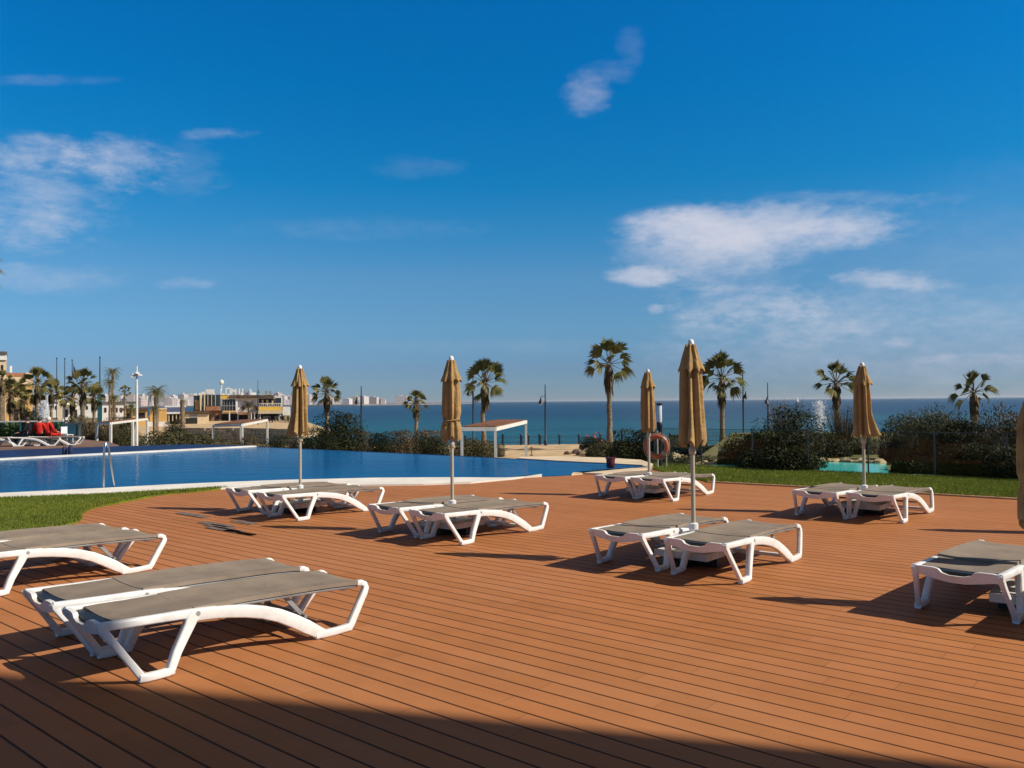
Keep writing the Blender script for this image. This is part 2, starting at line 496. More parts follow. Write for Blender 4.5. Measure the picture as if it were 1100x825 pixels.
def leaf_material(name, c1, c2, c3, scale=2.0, trans=0.25):
    m = bpy.data.materials.new(name); m.use_nodes = True
    t = m.node_tree; bs = t.nodes['Principled BSDF']
    pos = nd(t, 'ShaderNodeNewGeometry')
    n = nd(t, 'ShaderNodeTexNoise', i_Scale=scale, i_Detail=5.0); t.links.new(pos.outputs['Position'], n.inputs['Vector'])
    rp = nd(t, 'ShaderNodeMix', data_type='RGBA'); t.links.new(sstep(t, n.outputs[0], .35, .65), rp.inputs[0])
    rp.inputs[6].default_value = (*c1, 1); rp.inputs[7].default_value = (*c2, 1)
    r2 = nd(t, 'ShaderNodeMix', data_type='RGBA')
    t.links.new(mth(t, 'POWER', pos.outputs['Random Per Island'], 3.0), r2.inputs[0])
    t.links.new(rp.outputs[2], r2.inputs[6]); r2.inputs[7].default_value = (*c3, 1)
    t.links.new(r2.outputs[2], bs.inputs['Base Color'])
    bs.inputs['Roughness'].default_value = 0.55
    bs.inputs['Specular IOR Level'].default_value = 0.10
    tr = nd(t, 'ShaderNodeBsdfTranslucent'); t.links.new(r2.outputs[2], tr.inputs[0])
    ms = nd(t, 'ShaderNodeMixShader', i_Fac=trans)
    t.links.new(bs.outputs[0], ms.inputs[1]); t.links.new(tr.outputs[0], ms.inputs[2])
    t.links.new(ms.outputs[0], t.nodes['Material Output'].inputs[0])
    return m


M = {}
M['deck'] = deck_material()
M['white_plastic'] = mat('white_plastic', (0.80, 0.79, 0.77), 0.42, 0.05, 5.0, bump=0.05, bscale=60, objvar=0.04, dirt=(7.0, 0.30, (0.42, 0.36, 0.29)))
M['sling'] = mat('sling_fabric', (0.268, 0.216, 0.168), 0.85, 0.10, 3.0, spec=0.2, bump=0.25, bscale=320, objvar=0.07, dirt=(2.6, 0.28, (0.33, 0.29, 0.24)), weave=420.0)
M['black'] = mat('black_plastic', (0.012, 0.012, 0.013), 0.5)
M['grey_plastic'] = mat('grey_plastic', (0.30, 0.30, 0.30), 0.5)
M['canvas'] = mat('canvas_cloth', (0.42, 0.280, 0.120), 0.9, 0.10, 4.0, spec=0.1, bump=0.5, bscale=28, trans=0.03, objvar=0.09, dirt=(5.0, 0.45, (0.27, 0.19, 0.10)))
M['alu'] = mat('white_painted_metal', (0.47, 0.42, 0.32), 0.38, 0.05, 4.0)
M['chrome'] = mat('stainless_steel', (0.62, 0.62, 0.62), 0.22, 0.05, 4.0, metal=1.0)
M['concrete'] = mat('white_concrete', (0.62, 0.60, 0.56), 0.85, 0.10, 6.0, bump=0.2)
M['coping'] = mat('pool_coping_stone', (0.80, 0.77, 0.70), 0.75, 0.06, 1.2, coord='World', bump=0.1, dirt=(1.6, 0.35, (0.55, 0.48, 0.38)))
M['coping_cream'] = mat('cream_coping_stone', (0.68, 0.55, 0.38), 0.8, 0.08, 1.2, coord='World', bump=0.1)
M['lawn'] = mat('lawn_soil', (0.160, 0.215, 0.022), 0.95, 0.2, 2.2, spec=0.05, coord='World', bump=0.6, bscale=25, col2=(0.085, 0.115, 0.016), dirt=(0.7, 0.55, (0.22, 0.19, 0.06)))
M['grass'] = leaf_material('grass_blades', (0.185, 0.245, 0.022), (0.130, 0.190, 0.018), (0.27, 0.24, 0.08), 0.55)
M['pool'] = water_material('pool_water', (0.001, 0.082, 0.235), (0.002, 0.10, 0.27), 0.03, 0.05, (1.3, 7.0), ior=1.014)
M['navy_tile'] = mat('navy_tile', (0.010, 0.028, 0.100), 0.55, 0.2, 1.5, spec=0.25, coord='World')
M['sea'] = water_material('sea_water', (0.004, 0.036, 0.088), (0.008, 0.088, 0.118), 0.25, 0.5, (0.35, 2.0), axis=(57, 330), ior=1.06)
M['turquoise'] = water_material('turquoise_water', (0.06, 0.62, 0.68), (0.10, 0.74, 0.76), 0.08, 0.06, (2.0, 8.0), spec=0.15)
M['earth'] = mat('dry_earth', (0.26, 0.19, 0.115), 0.95, 0.2, 0.25, spec=0.05, coord='World', bump=0.6, bscale=3.0, col2=(0.115, 0.105, 0.045), detail=8)
M['sand'] = mat('beach_sand', (0.56, 0.41, 0.245), 0.95, 0.12, 0.8, spec=0.05, coord='World', bump=0.5, bscale=4.0, detail=8)
M['fence_glass'] = glass_material('smoked_glass', (0.85, 0.90, 0.88), 0.35)
M['teal_glass'] = glass_material('teal_glass', (0.40, 0.60, 0.60), 0.5)
M['window_glass'] = mat('window_glass', (0.03, 0.045, 0.05), 0.12, 0.2, 0.8)
M['rail_metal'] = mat('dark_rail_metal', (0.06, 0.065, 0.07), 0.4)
M['lamp_black'] = mat('black_lamp_paint', (0.012, 0.016, 0.024), 0.45)
M['diffuser'] = mat('frosted_diffuser', (0.62, 0.68, 0.72), 0.3, 0.04)
M['buoy'] = mat('faded_orange_plastic', (0.46, 0.105, 0.045), 0.6, 0.15, 6.0, col2=(0.42, 0.16, 0.09))
M['buoy_white'] = mat('dull_white_band', (0.52, 0.38, 0.30), 0.6)
M['wood_brown'] = mat('brown_shade_slats', (0.195, 0.080, 0.032), 0.8, 0.2, 3.0, bump=0.3)
M['white_paint'] = mat('white_frame_paint', (0.78, 0.74, 0.66), 0.5, 0.05)
M['stone'] = mat('pale_rubble_stone', (0.62, 0.48, 0.31), 0.95, 0.2, 1.8, spec=0.1, bump=0.5, bscale=3.5, col2=(0.42, 0.31, 0.19))
M['trunk'] = mat('palm_bark', (0.30, 0.225, 0.14), 0.9, 0.2, 6.0, spec=0.1, bump=1.0, bscale=14, col2=(0.12, 0.085, 0.055))
M['bark'] = mat('shrub_bark', (0.10, 0.07, 0.045), 0.9, 0.2, 6.0, spec=0.1)
M['palm_green'] = leaf_material('palm_fronds', (0.075, 0.095, 0.026), (0.125, 0.130, 0.038), (0.27, 0.21, 0.085), 2.5, 0.2)
M['palm_lit'] = leaf_material('sunny_palm_fronds', (0.085, 0.095, 0.026), (0.135, 0.125, 0.038), (0.30, 0.23, 0.09), 2.5, 0.2)
M['palm_dry'] = leaf_material('dry_fronds', (0.14, 0.095, 0.05), (0.09, 0.058, 0.034), (0.22, 0.16, 0.09), 2.5, 0.1)
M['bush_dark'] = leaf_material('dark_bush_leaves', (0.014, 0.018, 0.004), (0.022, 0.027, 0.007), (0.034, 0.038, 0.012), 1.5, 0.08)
M['bush_olive'] = leaf_material('olive_bush_leaves', (0.050, 0.055, 0.020), (0.075, 0.068, 0.028), (0.12, 0.10, 0.05), 1.5, 0.12)
M['bush_brown'] = leaf_material('dry_bush_leaves', (0.095, 0.068, 0.036), (0.060, 0.048, 0.024), (0.17, 0.13, 0.075), 1.5, 0.1)
M['blossom'] = leaf_material('red_blossom', (0.42, 0.05, 0.04), (0.30, 0.03, 0.03), (0.5, 0.16, 0.12), 2.0, 0.2)
M['yellow_wall'] = mat('ochre_render', (0.58, 0.36, 0.13), 0.9, 0.08, 0.4, spec=0.1)
M['cream_wall'] = mat('cream_render', (0.66, 0.52, 0.33), 0.9, 0.08, 0.4, spec=0.1)
M['white_wall'] = mat('white_render', (0.72, 0.69, 0.63), 0.9, 0.06, 0.4, spec=0.1)
M['sun_yellow'] = mat('bright_yellow_panel', (0.72, 0.44, 0.06), 0.7, 0.06, 0.6)
M['roof_grey'] = mat('grey_roof', (0.13, 0.12, 0.11), 0.9, 0.15, 0.8)
M['roof_tile'] = mat('terracotta_roof', (0.33, 0.15, 0.075), 0.9, 0.15, 2.0)
M['roof_blue'] = mat('blue_roof_sheet', (0.07, 0.085, 0.16), 0.6, 0.1, 1.0)
M['dark_inside'] = mat('dark_interior', (0.020, 0.015, 0.012), 0.9)
M['thatch'] = mat('brown_thatch', (0.10, 0.058, 0.028), 0.95, 0.3, 3.0, bump=1.0, bscale=8)
M['red_cloth'] = mat('red_cloth', (0.52, 0.030, 0.022), 0.85, 0.15, 8.0, spec=0.1)
M['dark_cloth'] = mat('dark_cloth', (0.018, 0.018, 0.024), 0.9, 0.2, 8.0, spec=0.1)
M['skin'] = mat('skin', (0.50, 0.28, 0.19), 0.55, 0.06, 10.0)
M['hair'] = mat('dark_hair', (0.05, 0.035, 0.025), 0.6, 0.2, 20.0)
M['white_cloth'] = mat('white_cloth', (0.72, 0.70, 0.68), 0.85)
M['spray'] = mat('white_spray', (0.86, 0.88, 0.90), 0.4, 0.02, trans=0.4)
M['flag_cloth'] = mat('navy_flag_cloth', (0.02, 0.03, 0.09), 0.8, 0.1)
M['teal_paint'] = mat('teal_banner', (0.01, 0.13, 0.17), 0.6)
M['grey_board'] = mat('grey_weathered_board', (0.17, 0.125, 0.105), 0.8, 0.2, 6.0, coord='World')
M['gap'] = mat('dark_void', (0.010, 0.007, 0.006), 1.0, spec=0.0)
M['maroon'] = mat('maroon_plastic', (0.10, 0.016, 0.030), 0.4)


def town_material():
    m = bpy.data.materials.new('far_town_walls'); m.use_nodes = True
    t = m.node_tree; bs = t.nodes['Principled BSDF']
    oi = nd(t, 'ShaderNodeObjectInfo')
    cr = nd(t, 'ShaderNodeMix', data_type='RGBA'); t.links.new(oi.outputs['Random'], cr.inputs[0])
    cr.inputs[6].default_value = (0.70, 0.66, 0.64, 1); cr.inputs[7].default_value = (0.52, 0.43, 0.38, 1)
    br = nd(t, 'ShaderNodeTexBrick', i_Scale=1.0)
    br.inputs['Color1'].default_value = (1, 1, 1, 1); br.inputs['Color2'].default_value = (0.9, 0.9, 0.9, 1); br.inputs['Mortar'].default_value = (0.45, 0.45, 0.5, 1)
    br.inputs['Mortar Size'].default_value = 0.25; br.inputs['Brick Width'].default_value = 4.0; br.inputs['Row Height'].default_value = 3.0
    pos = nd(t, 'ShaderNodeNewGeometry').outputs['Position']
    t.links.new(vmth(t, 'DOT_PRODUCT', pos, (1, 0, 0), out=1), nd(t, 'ShaderNodeCombineXYZ').inputs[0])
    cx = nd(t, 'ShaderNodeCombineXYZ'); sp = nd(t, 'ShaderNodeSeparateXYZ'); t.links.new(pos, sp.inputs[0])
    t.links.new(sp.outputs[0], cx.inputs[0]); t.links.new(sp.outputs[2], cx.inputs[1])
    t.links.new(cx.outputs[0], br.inputs['Vector'])
    mu = nd(t, 'ShaderNodeMix', data_type='RGBA', blend_type='MULTIPLY'); mu.inputs[0].default_value = 0.6
    t.links.new(cr.outputs[2], mu.inputs[6]); t.links.new(br.outputs[0], mu.inputs[7])
    t.links.new(mu.outputs[2], bs.inputs['Base Color']); bs.inputs['Roughness'].default_value = 0.9
    return m


M['town'] = town_material()

# ------------------------------------------------------------------ ground, deck, pools, sea


def slab(name, poly, z0, z1, m, kind='structure'):
    a = sum(poly[i][0] * poly[(i + 1) % len(poly)][1] - poly[(i + 1) % len(poly)][0] * poly[i][1] for i in range(len(poly)))
    if a < 0: poly = poly[::-1]
    o = MB().prism(poly, z0, z1).build(name, m)
    return tag(o, kind=kind)


def smooth_poly(pts, n=4, closed=False):
    """Catmull-Rom through the points"""
    out = []
    P = [np.array(p, float) for p in pts]
    for i in range(len(P) - 1):
        p0 = P[max(i - 1, 0)]; p1 = P[i]; p2 = P[i + 1]; p3 = P[min(i + 2, len(P) - 1)]
        for k in range(n):
            s = k / n
            out.append(tuple(0.5 * ((2 * p1) + (-p0 + p2) * s + (2 * p0 - 5 * p1 + 4 * p2 - p3) * s * s + (-p0 + 3 * p1 - 3 * p2 + p3) * s ** 3)))
    out.append(tuple(P[-1]))
    return out


LAND_Z = -1.5
SEA_Z = -3.2


def coast(x):
    return min(240.0, max(57.5, -x / 0.272))


nx, ny = 150, 150
xs = np.linspace(-260, 190, nx); ys = np.linspace(-60, 262, ny)
tv = []; tf = []
for j, y in enumerate(ys):
    for i, x in enumerate(xs):
        c = coast(x)
        k = min(1.0, max(0.0, (y - c + 0.5) / 8.0))
        z = LAND_Z - 4.5 * k
        if k == 0 and y > 26: z += 0.12 * math.sin(x * 0.7) * math.sin(y * 0.45 + x * 0.2)
        tv.append((x, y, z))
for j in range(ny - 1):
    for i in range(nx - 1):
        a = j * nx + i
        tf.append((a, a + 1, a + nx + 1, a + nx))
tb = MB(); tb.add(tv, tf)
tag(tb.build('ground', M['earth'], smooth=40), kind='structure')
slab('beach_sand', [(-13, 57.2), (-9, 42), (-3, 36), (4, 34.5), (9.5, 38), (10.5, 47), (9, 57.2)], LAND_Z - 0.3, LAND_Z + 0.16, M['sand'])
slab('far_sand', [(-60, 92), (-22, 72), (-20, 90), (-38, 146), (-75, 150)], LAND_Z - 0.3, LAND_Z + 0.15, M['sand'])
sea = MB().add([(-30000, -300, SEA_Z), (30000, -300, SEA_Z), (30000, 40000, SEA_Z), (-30000, 40000, SEA_Z)], [(0, 1, 2, 3)])
tag(sea.build('sea', M['sea']), kind='structure')

# deck
deck_edge = [g(u, v) for u, v in ((84, 561), (88.7, 552.7), (102, 546), (134.6, 539.6), (174, 532), (211, 528.7), (246, 525))]
deck_left = smooth_poly([(-14, 3.5), (-10.2, 6.4), (-8.0, 8.4), (-6.9, 9.8), (-6.45, 10.9)] + deck_edge, 4)
deck_cop = [g(300, 524.5), g(345, 523.2), g(400, 522.3), g(455, 521.4), g(505, 519.6), g(551, 515.2), g(582, 510.7), g(600, 509.8), g(614, 508.8), g(647, 510.4), g(661, 509.8), g(694, 505)]
deck_right = [g(701, 504.3), (3.72, 18.6), g(760, 518), g(900, 525.5), g(1090, 536.5), (12.5, 10.5), (24, 0.8), (24, -30), (-30, -30), (-30, 3.5)]
deck_poly = deck_left + deck_cop + deck_right
slab('deck', deck_poly, -1.4, 0.0, M['deck'])
# pale trim board along the lawn
tr = [g(760, 518), g(900, 525.5), g(1090, 536.5), (12.5, 10.5)]
tm = MB()
for a, b in zip(tr[:-1], tr[1:]):
    tm.bar((a[0], a[1], 0.012), (b[0], b[1], 0.012), 0.14, 0.03)
tag(tm.build('deck_trim', mat('trim_board', (0.44, 0.27, 0.15), 0.7, 0.1, 3.0)), kind='structure')

# right lawn between the deck and the kerb of the glass fence
kerbA = g(702, 499.0); kerbB = g(1090, 517.0)
kd = Vector((kerbB[0] - kerbA[0], kerbB[1] - kerbA[1])).normalized()
kerbC = (kerbB[0] + kd.x * 8, kerbB[1] + kd.y * 8)
lawn_r = [g(701, 504.3), (3.72, 18.6), g(760, 518), g(900, 525.5), g(1090, 536.5), (12.5, 10.5), (20, 4.2), kerbC, kerbB, kerbA]
slab('lawn', lawn_r, -1.3, 0.015, M['lawn'])
kn = Vector((-kd.y, kd.x))
kb = MB()
L = (Vector(kerbC) - Vector(kerbA)).length
n = int(L / 0.9)
rnd = random.Random(3)
for i in range(n):
    p = Vector(kerbA) + kd * (i * L / n + 0.01); q = Vector(kerbA) + kd * ((i + 1) * L / n - 0.01)
    h = 0.035 + rnd.uniform(-0.008, 0.008)
    kb.bar((p.x + kn.x * .06, p.y + kn.y * .06, h / 2 - .1), (q.x + kn.x * .06, q.y + kn.y * .06, h / 2 - .1), 0.16, h + .2)
tag(kb.build('kerb', M['concrete']), kind='structure')

# left lawn
cop_l_out = [g(-60, 541), g(0, 537.8), g(60, 535.3), g(113, 533.2), g(180, 529.5), g(246, 526)]
lawn_l = smooth_poly([(-14, 3.5), (-10.2, 6.4), (-8.0, 8.4), (-6.9, 9.8), (-6.45, 10.9)] + deck_edge, 4) + cop_l_out[::-1][1:] + [(-22, 13.2), (-40, 11), (-40, 3.4), (-30, 3.4)]
slab('lawn', lawn_l, -1.3, 0.03, M['lawn'])

# pool and its coping
cop_in = [g(u, v, .05) for u, v in ((-60, 531.0), (0, 528.6), (60, 525.8), (113, 523.2), (180, 519.6), (246, 516.8), (300, 514.8), (400, 512.4), (480, 511.9), (543, 512.2), (582, 510.0))]
cop_out = cop_l_out[:-1] + [g(246, 525.4)] + deck_cop[:7]
slab('pool_coping', cop_in + cop_out[::-1], -1.0, 0.036, M['coping'])
strip_in = [g(u, v, .05) for u, v in ((614, 508.4), (654, 504.2), (690, 501.0), (703, 499.8))]
strip_out = [g(701, 504.3), g(694, 505), g(661, 509.8), g(647, 510.4), g(616, 508.9)]
slab('pool_coping', strip_in + strip_out, -1.0, 0.038, M['coping_cream'])
far_edge = [g(691, 500.6, .03), g(650, 498.0, .03), g(600, 495.6, .03), g(540, 492.2, .03), g(450, 487.8, .03), g(360, 483.8, .03), g(271, 479.8, .03), g(200, 483.6, .03), g(100, 488.6, .03), g(0, 493.8, .03), g(-60, 497, .03)]
water = [g(-60, 530.0, .03), *[g(u, v + .8, .03) for u, v in ((0, 528.6), (60, 525.8), (113, 523.2), (180, 519.6), (246, 516.8), (300, 514.8), (400, 512.4), (480, 511.9), (543, 512.2), (582, 510.0), (600, 509.3), (614, 508.4), (654, 504.4), (690, 501.2))]] + far_edge
slab('pool_water', water, -0.9, 0.018, M['pool'])
# outer wall of the infinity edge (hidden side faces the beach) and the bright far coping
em = MB()
inf = [Vector((*p, 0)) for p in far_edge[:7]]
for a, b in zip(inf[:-1], inf[1:]):
    d = (b - a).normalized(); nn = Vector((d.y, -d.x, 0)) * 0.10
    em.bar(a + nn - d * .02 + Vector((0, 0, -.78)), b + nn + d * .02 + Vector((0, 0, -.78)), 0.20, 1.6)
tag(em.build('infinity_edge', M['navy_tile']), kind='structure')
fm = MB()
fl = [Vector((*p, 0)) for p in far_edge[6:]]
for a, b in zip(fl[:-1], fl[1:]):
    fm.bar(a + Vector((0, 0.17, -.02)), b + Vector((0, 0.17, -.02)), 0.42, 0.16)
tag(fm.build('pool_coping', M['coping']), kind='structure')
# dark blue tiled basin beyond, and the terrace of the loungers behind it
basin = [(p[0], p[1] + 0.2) for p in far_edge[6:]][::-1] + [g(271, 478.9), g(200, 477.9), g(100, 480.6), g(0, 484.3), g(-60, 486.5)][::1]
slab('tiled_basin', basin, -0.6, 0.02, M['navy_tile'])
back = [g(128, 479.7), g(100, 480.6), g(0, 484.3), g(-60, 486.5), (-45, 31), (-45, 40), (-21, 39.5), (-18.5, 37.0)]
slab('terrace', back, -1.4, 0.05, mat('brown_terrace', (0.20, 0.115, 0.075), 0.8, 0.15, 1.0, coord='World'))
# cream walkway outside the infinity edge and lower turquoise pool
walk = [g(555, 492.6, -.05), g(600, 495.4, -.05), g(650, 497.8, -.05), g(692, 500.2, -.05), g(703, 498.8, -.05), g(690, 494.5, -.05), g(650, 492.0, -.05), g(600, 490.6, -.05), g(560, 491.2, -.05)]
walk = [(x, y + .25) for x, y in walk]
slab('walkway', walk, -1.4, -0.05, M['coping_cream'])
low = [g(u, v, -.03) for u, v in ((742, 500.5), (815, 497), (882, 495.8), (952, 498.5), (956, 513), (880, 513), (815, 504.5), (742, 504))]
slab('lower_pool', low, -0.9, -0.03, M['turquoise'])
slab('garden_ground', [(kerbA[0] + kn.x * .3, kerbA[1] + kn.y * .3), (kerbC[0] + kn.x * .3, kerbC[1] + kn.y * .3), (30, 14), (30, 44), (12, 44), (6, 26)], -1.6, -0.10, mat('garden_ground', (0.14, 0.135, 0.05), 0.95, 0.2, 0.6, spec=.05, coord='World', col2=(0.25, 0.20, 0.11), bump=.5, bscale=5))
rk = random.Random(8)
def rock(name, x, y, z, r, m, label, cat='rock', group=None):
    b = MB(); b.ball((0, 0, 0), r, 6, (1.2, .9, .6))
    b.v = [tuple(c * (1 + .22 * math.sin(7 * p[0] / r + 3.1 * i + p[1] * 5 / r + r * 90)) for i, c in enumerate(p)) for p in b.v]
    o = b.build(name, m, smooth=30, loc=(x, y, z + r * .3), rz=rk.uniform(0, 6))
    return tag(o, label, cat, group)
for i in range(26):
    t = i / 25
    p = g(884 + 68 * t, 495.2 + 2.4 * t, -.03)
    rock('pool_rim_stone', p[0] + rk.uniform(-.1, .1), p[1] + rk.uniform(.05, .3), -.08, rk.uniform(.09, .17), M['stone'], 'pale stone in the row edging the turquoise pool', 'stone', 'stones edging the turquoise pool')
for i in range(16):
    p = g(746 + 50 * rk.random(), 496 + 4 * rk.random(), -.08)
    rock('pool_rim_stone', p[0], p[1], -.10, rk.uniform(.06, .14), M['stone'], 'pale stone scattered by the near end of the turquoise pool', 'stone', 'stones by the turquoise pool')
for i in range(7):
    p = g(608 + 26 * rk.random(), 485 + 4.5 * rk.random(), LAND_Z + .15)
    rock('beach_rock', p[0], p[1], LAND_Z + .13, rk.uniform(.18, .38), M['trunk'], 'brown rock lying on the sand beside the red-flowered bush', 'rock', 'brown rocks on the sand')

# weathered replacement boards and the hole next to them
def board_rect(u, v, l, w, z, name, m):
    p = g(u, v); c, s = math.cos(BOARD_ANG), math.sin(BOARD_ANG)
    b = MB().box(-l / 2, l / 2, -w / 2, w / 2, z - .004, z)
    return tag(b.build(name, m, loc=(p[0], p[1], 0.004), rz=BOARD_ANG), kind='structure')
for (u, v, l) in ((232, 563.5, .75), (236, 566.2, .62), (240, 569, .7), (250, 571, .35), (207, 553.5, .8), (262, 561.5, .5)):
    board_rect(u, v, l, .15, .004, 'deck_patch', M['grey_board'])
board_rect(260, 573, .55, .09, .005, 'deck_gap', M['gap'])

# ------------------------------------------------------------------ grass
def grass(name, poly, nbl, hmin, hmax, z0, seed):
    rng = np.random.default_rng(seed)
    P = np.array(poly); lo = P.min(0); hi = P.max(0)
    pts = []
    while len(pts) < nbl:
        q = rng.uniform(lo, hi, (nbl * 2, 2))
        ins = np.zeros(len(q), bool); j = len(P) - 1
        for i in range(len(P)):
            c = ((P[i, 1] > q[:, 1]) != (P[j, 1] > q[:, 1])) & (q[:, 0] < (P[j, 0] - P[i, 0]) * (q[:, 1] - P[i, 1]) / (P[j, 1] - P[i, 1] + 1e-12) + P[i, 0])
            ins ^= c; j = i
        q = q[ins]
        q = q[(np.abs(q[:, 0]) < q[:, 1] * .72 + .5) & (q[:, 1] > 5)]
        pts.extend(q.tolist())
    p = np.array(pts[:nbl]); a = rng.uniform(0, 2 * PI, nbl); h = rng.uniform(hmin, hmax, nbl); w = rng.uniform(.006, .014, nbl)
    lean = rng.uniform(0, .035, nbl); la = rng.uniform(0, 2 * PI, nbl)
    v = np.empty((nbl, 3, 3))
    v[:, 0] = np.c_[p[:, 0] + np.cos(a) * w, p[:, 1] + np.sin(a) * w, np.full(nbl, z0)]
    v[:, 1] = np.c_[p[:, 0] - np.cos(a) * w, p[:, 1] - np.sin(a) * w, np.full(nbl, z0)]
    v[:, 2] = np.c_[p[:, 0] + np.cos(la) * lean, p[:, 1] + np.sin(la) * lean, z0 + h]
    me = tri_mesh(name, v.reshape(-1, 3), 3)
    me.materials.append(M['grass'])
    return tag(link(name, me), 'short green blades of the mown lawn', 'grass', kind='stuff')


def tri_mesh(name, verts, k):
    me = bpy.data.meshes.new(name); nv = len(verts); nf = nv // k
    me.vertices.add(nv); me.vertices.foreach_set('co', np.asarray(verts, np.float32).ravel())
    me.loops.add(nv); me.loops.foreach_set('vertex_index', np.arange(nv, dtype=np.int32))
    me.polygons.add(nf); me.polygons.foreach_set('loop_start', np.arange(0, nv, k, dtype=np.int32))
    me.update(calc_edges=True)
    return me


grass('grass', lawn_r, 90000, .03, .075, .01, 1)
tag(grass('grass', lawn_l, 90000, .03, .075, .02, 2), 'short green blades of the lawn beside the pool coping')

# ------------------------------------------------------------------ loungers
def P3(s, t, z): return (s - 1.0, 0.35 - t if False else t - 0.35, z)


def lounger_side(t_sign):
    """one moulded side frame; t measured from the outside, mirrored for the other side"""
    def q(s, t, z):
        y = (t - 0.35) if t_sign < 0 else (0.35 - t)
        return (s - 1.0, y, z)
    b = MB(); T = .045
    # front diagonal bar from the end corner down to the foot
    b.sweep([q(-.002, .055, .395), q(.005, .054, .37), q(.06, .043, .29), (q(.145, .025, .165)), q(.225, .008, .045), q(.243, .004, .022)], [.05, .055, .048, .042, .046, .046], [.05, .046, .036, .036, .038, .04])
    b.sweep([q(.215, .005, .030), q(.26, .003, .027), q(.33, .002, .026), q(.39, .003, .028), q(.425, .004, .034)], [.05, .052, .05, .052, .05], [.05] * 5)
    b.sweep([q(.402, .008, .02), q(.418, .010, .06), q(.452, .018, .14), q(.495, .029, .21), q(.54, .040, .285), q(.565, .045, .335), q(.575, .046, .368)], [.05, .056, .06, .064, .072, .082, .05], [.058, .056, .056, .056, .058, .06, .055])
    b.sweep([q(-.01, .056, .378), q(.12, .053, .372), q(.30, .051, .365), q(.5, .050, .357), q(.62, .050, .35), q(.72, .050, .338)], [.05, .052, .052, .056, .062, .07], [.05] * 6)
    b.sweep([q(.58, .049, .338), q(.70, .050, .332), q(.82, .049, .318), q(.94, .046, .298), q(1.06, .040, .268), q(1.18, .032, .224), q(1.29, .022, .166), q(1.39, .012, .105), q(1.47, .005, .055), q(1.53, .002, .03)],
            [.075, .078, .082, .086, .088, .092, .096, .098, .085, .06], [.05] * 10)
    b.sweep([q(1.46, .003, .028), q(1.55, .001, .026), q(1.65, .001, .026), q(1.74, .003, .030), q(1.775, .006, .05)], [.05, .054, .052, .055, .05], [.05] * 5)
    b.sweep([q(1.742, .003, .018), q(1.768, .006, .05), q(1.815, .018, .115), q(1.868, .034, .185), q(1.92, .050, .25), q(1.943, .062, .285), q(1.938, .070, .310), q(1.915, .078, .324), q(1.88, .084, .326)],
            [.05, .056, .054, .052, .052, .05, .048, .046, .04], [.05] * 9)
    # small feet pads
    return b


def lounger_crossbar():
    b = MB()
    top = [(.045, .395), (.10, .402), (.19, .400), (.225, .392), (.25, .366), (.30, .352), (.40, .352), (.45, .366), (.475, .392), (.51, .400), (.60, .402), (.655, .395)]
    bot = [(.045, .330), (.10, .325), (.19, .308), (.225, .302), (.25, .297), (.30, .291), (.40, .291), (.45, .297), (.475, .302), (.51, .308), (.60, .325), (.655, .330)]
    n = len(top)
    vs = []
    for (x0, dz) in ((-.018, 0), (.014, 0)):
        vs += [(x0 - 1.0, t - .35, z) for t, z in top]
        vs += [(x0 - 1.0 + (.035 if x0 < 0 else .035), t - .35, z) for t, z in bot]
    fs = []
    for i in range(n - 1):
        fs += [(i, n + i, n + i + 1, i + 1), (2 * n + i, 2 * n + i + 1, 3 * n + i + 1, 3 * n + i), (i, i + 1, 2 * n + i + 1, 2 * n + i), (n + i, 3 * n + i, 3 * n + i + 1, n + i + 1)]
    fs += [(0, 2 * n, 3 * n, n), (n - 1, 2 * n - 1, 4 * n - 1, 3 * n - 1)]
    b.add(vs, fs)
    return b


def cloth_panel(rows, t0, t1, thick, seed=0, nt_=9, sag=.012):
    """rows: (s, z) along the length; a sheet with rolled side edges"""
    b = MB(); m = nt_; vs = []
    rr = random.Random(seed)
    for side in (0, 1):
        for (s, z) in rows:
            for k in range(m):
                f = k / (m - 1); t = t0 + (t1 - t0) * f
                e = 1 - (2 * f - 1) ** 2
                zz = z - sag * e + rr.uniform(-.001, .001)
                if side: zz -= thick * (1.0 if 0 < k < m - 1 else 1.0)
                tt = t
                vs.append((s - 1.0, tt - .35, zz))
    n = len(rows); o = n * m; fs = []
    for i in range(n - 1):
        for k in range(m - 1):
            a = i * m + k
            fs.append((a, a + m, a + m + 1, a + 1)); fs.append((o + a, o + a + 1, o + a + m + 1, o + a + m))
        fs.append((i * m, o + i * m, o + (i + 1) * m, (i + 1) * m)); a = i * m + m - 1
        fs.append((a, a + m, o + a + m, o + a))
    for k in range(m - 1):
        fs.append((k, k + 1, o + k + 1, o + k)); a = (n - 1) * m + k
        fs.append((a, o + a, o + a + 1, a + 1))
    b.add(vs, fs)
    return b


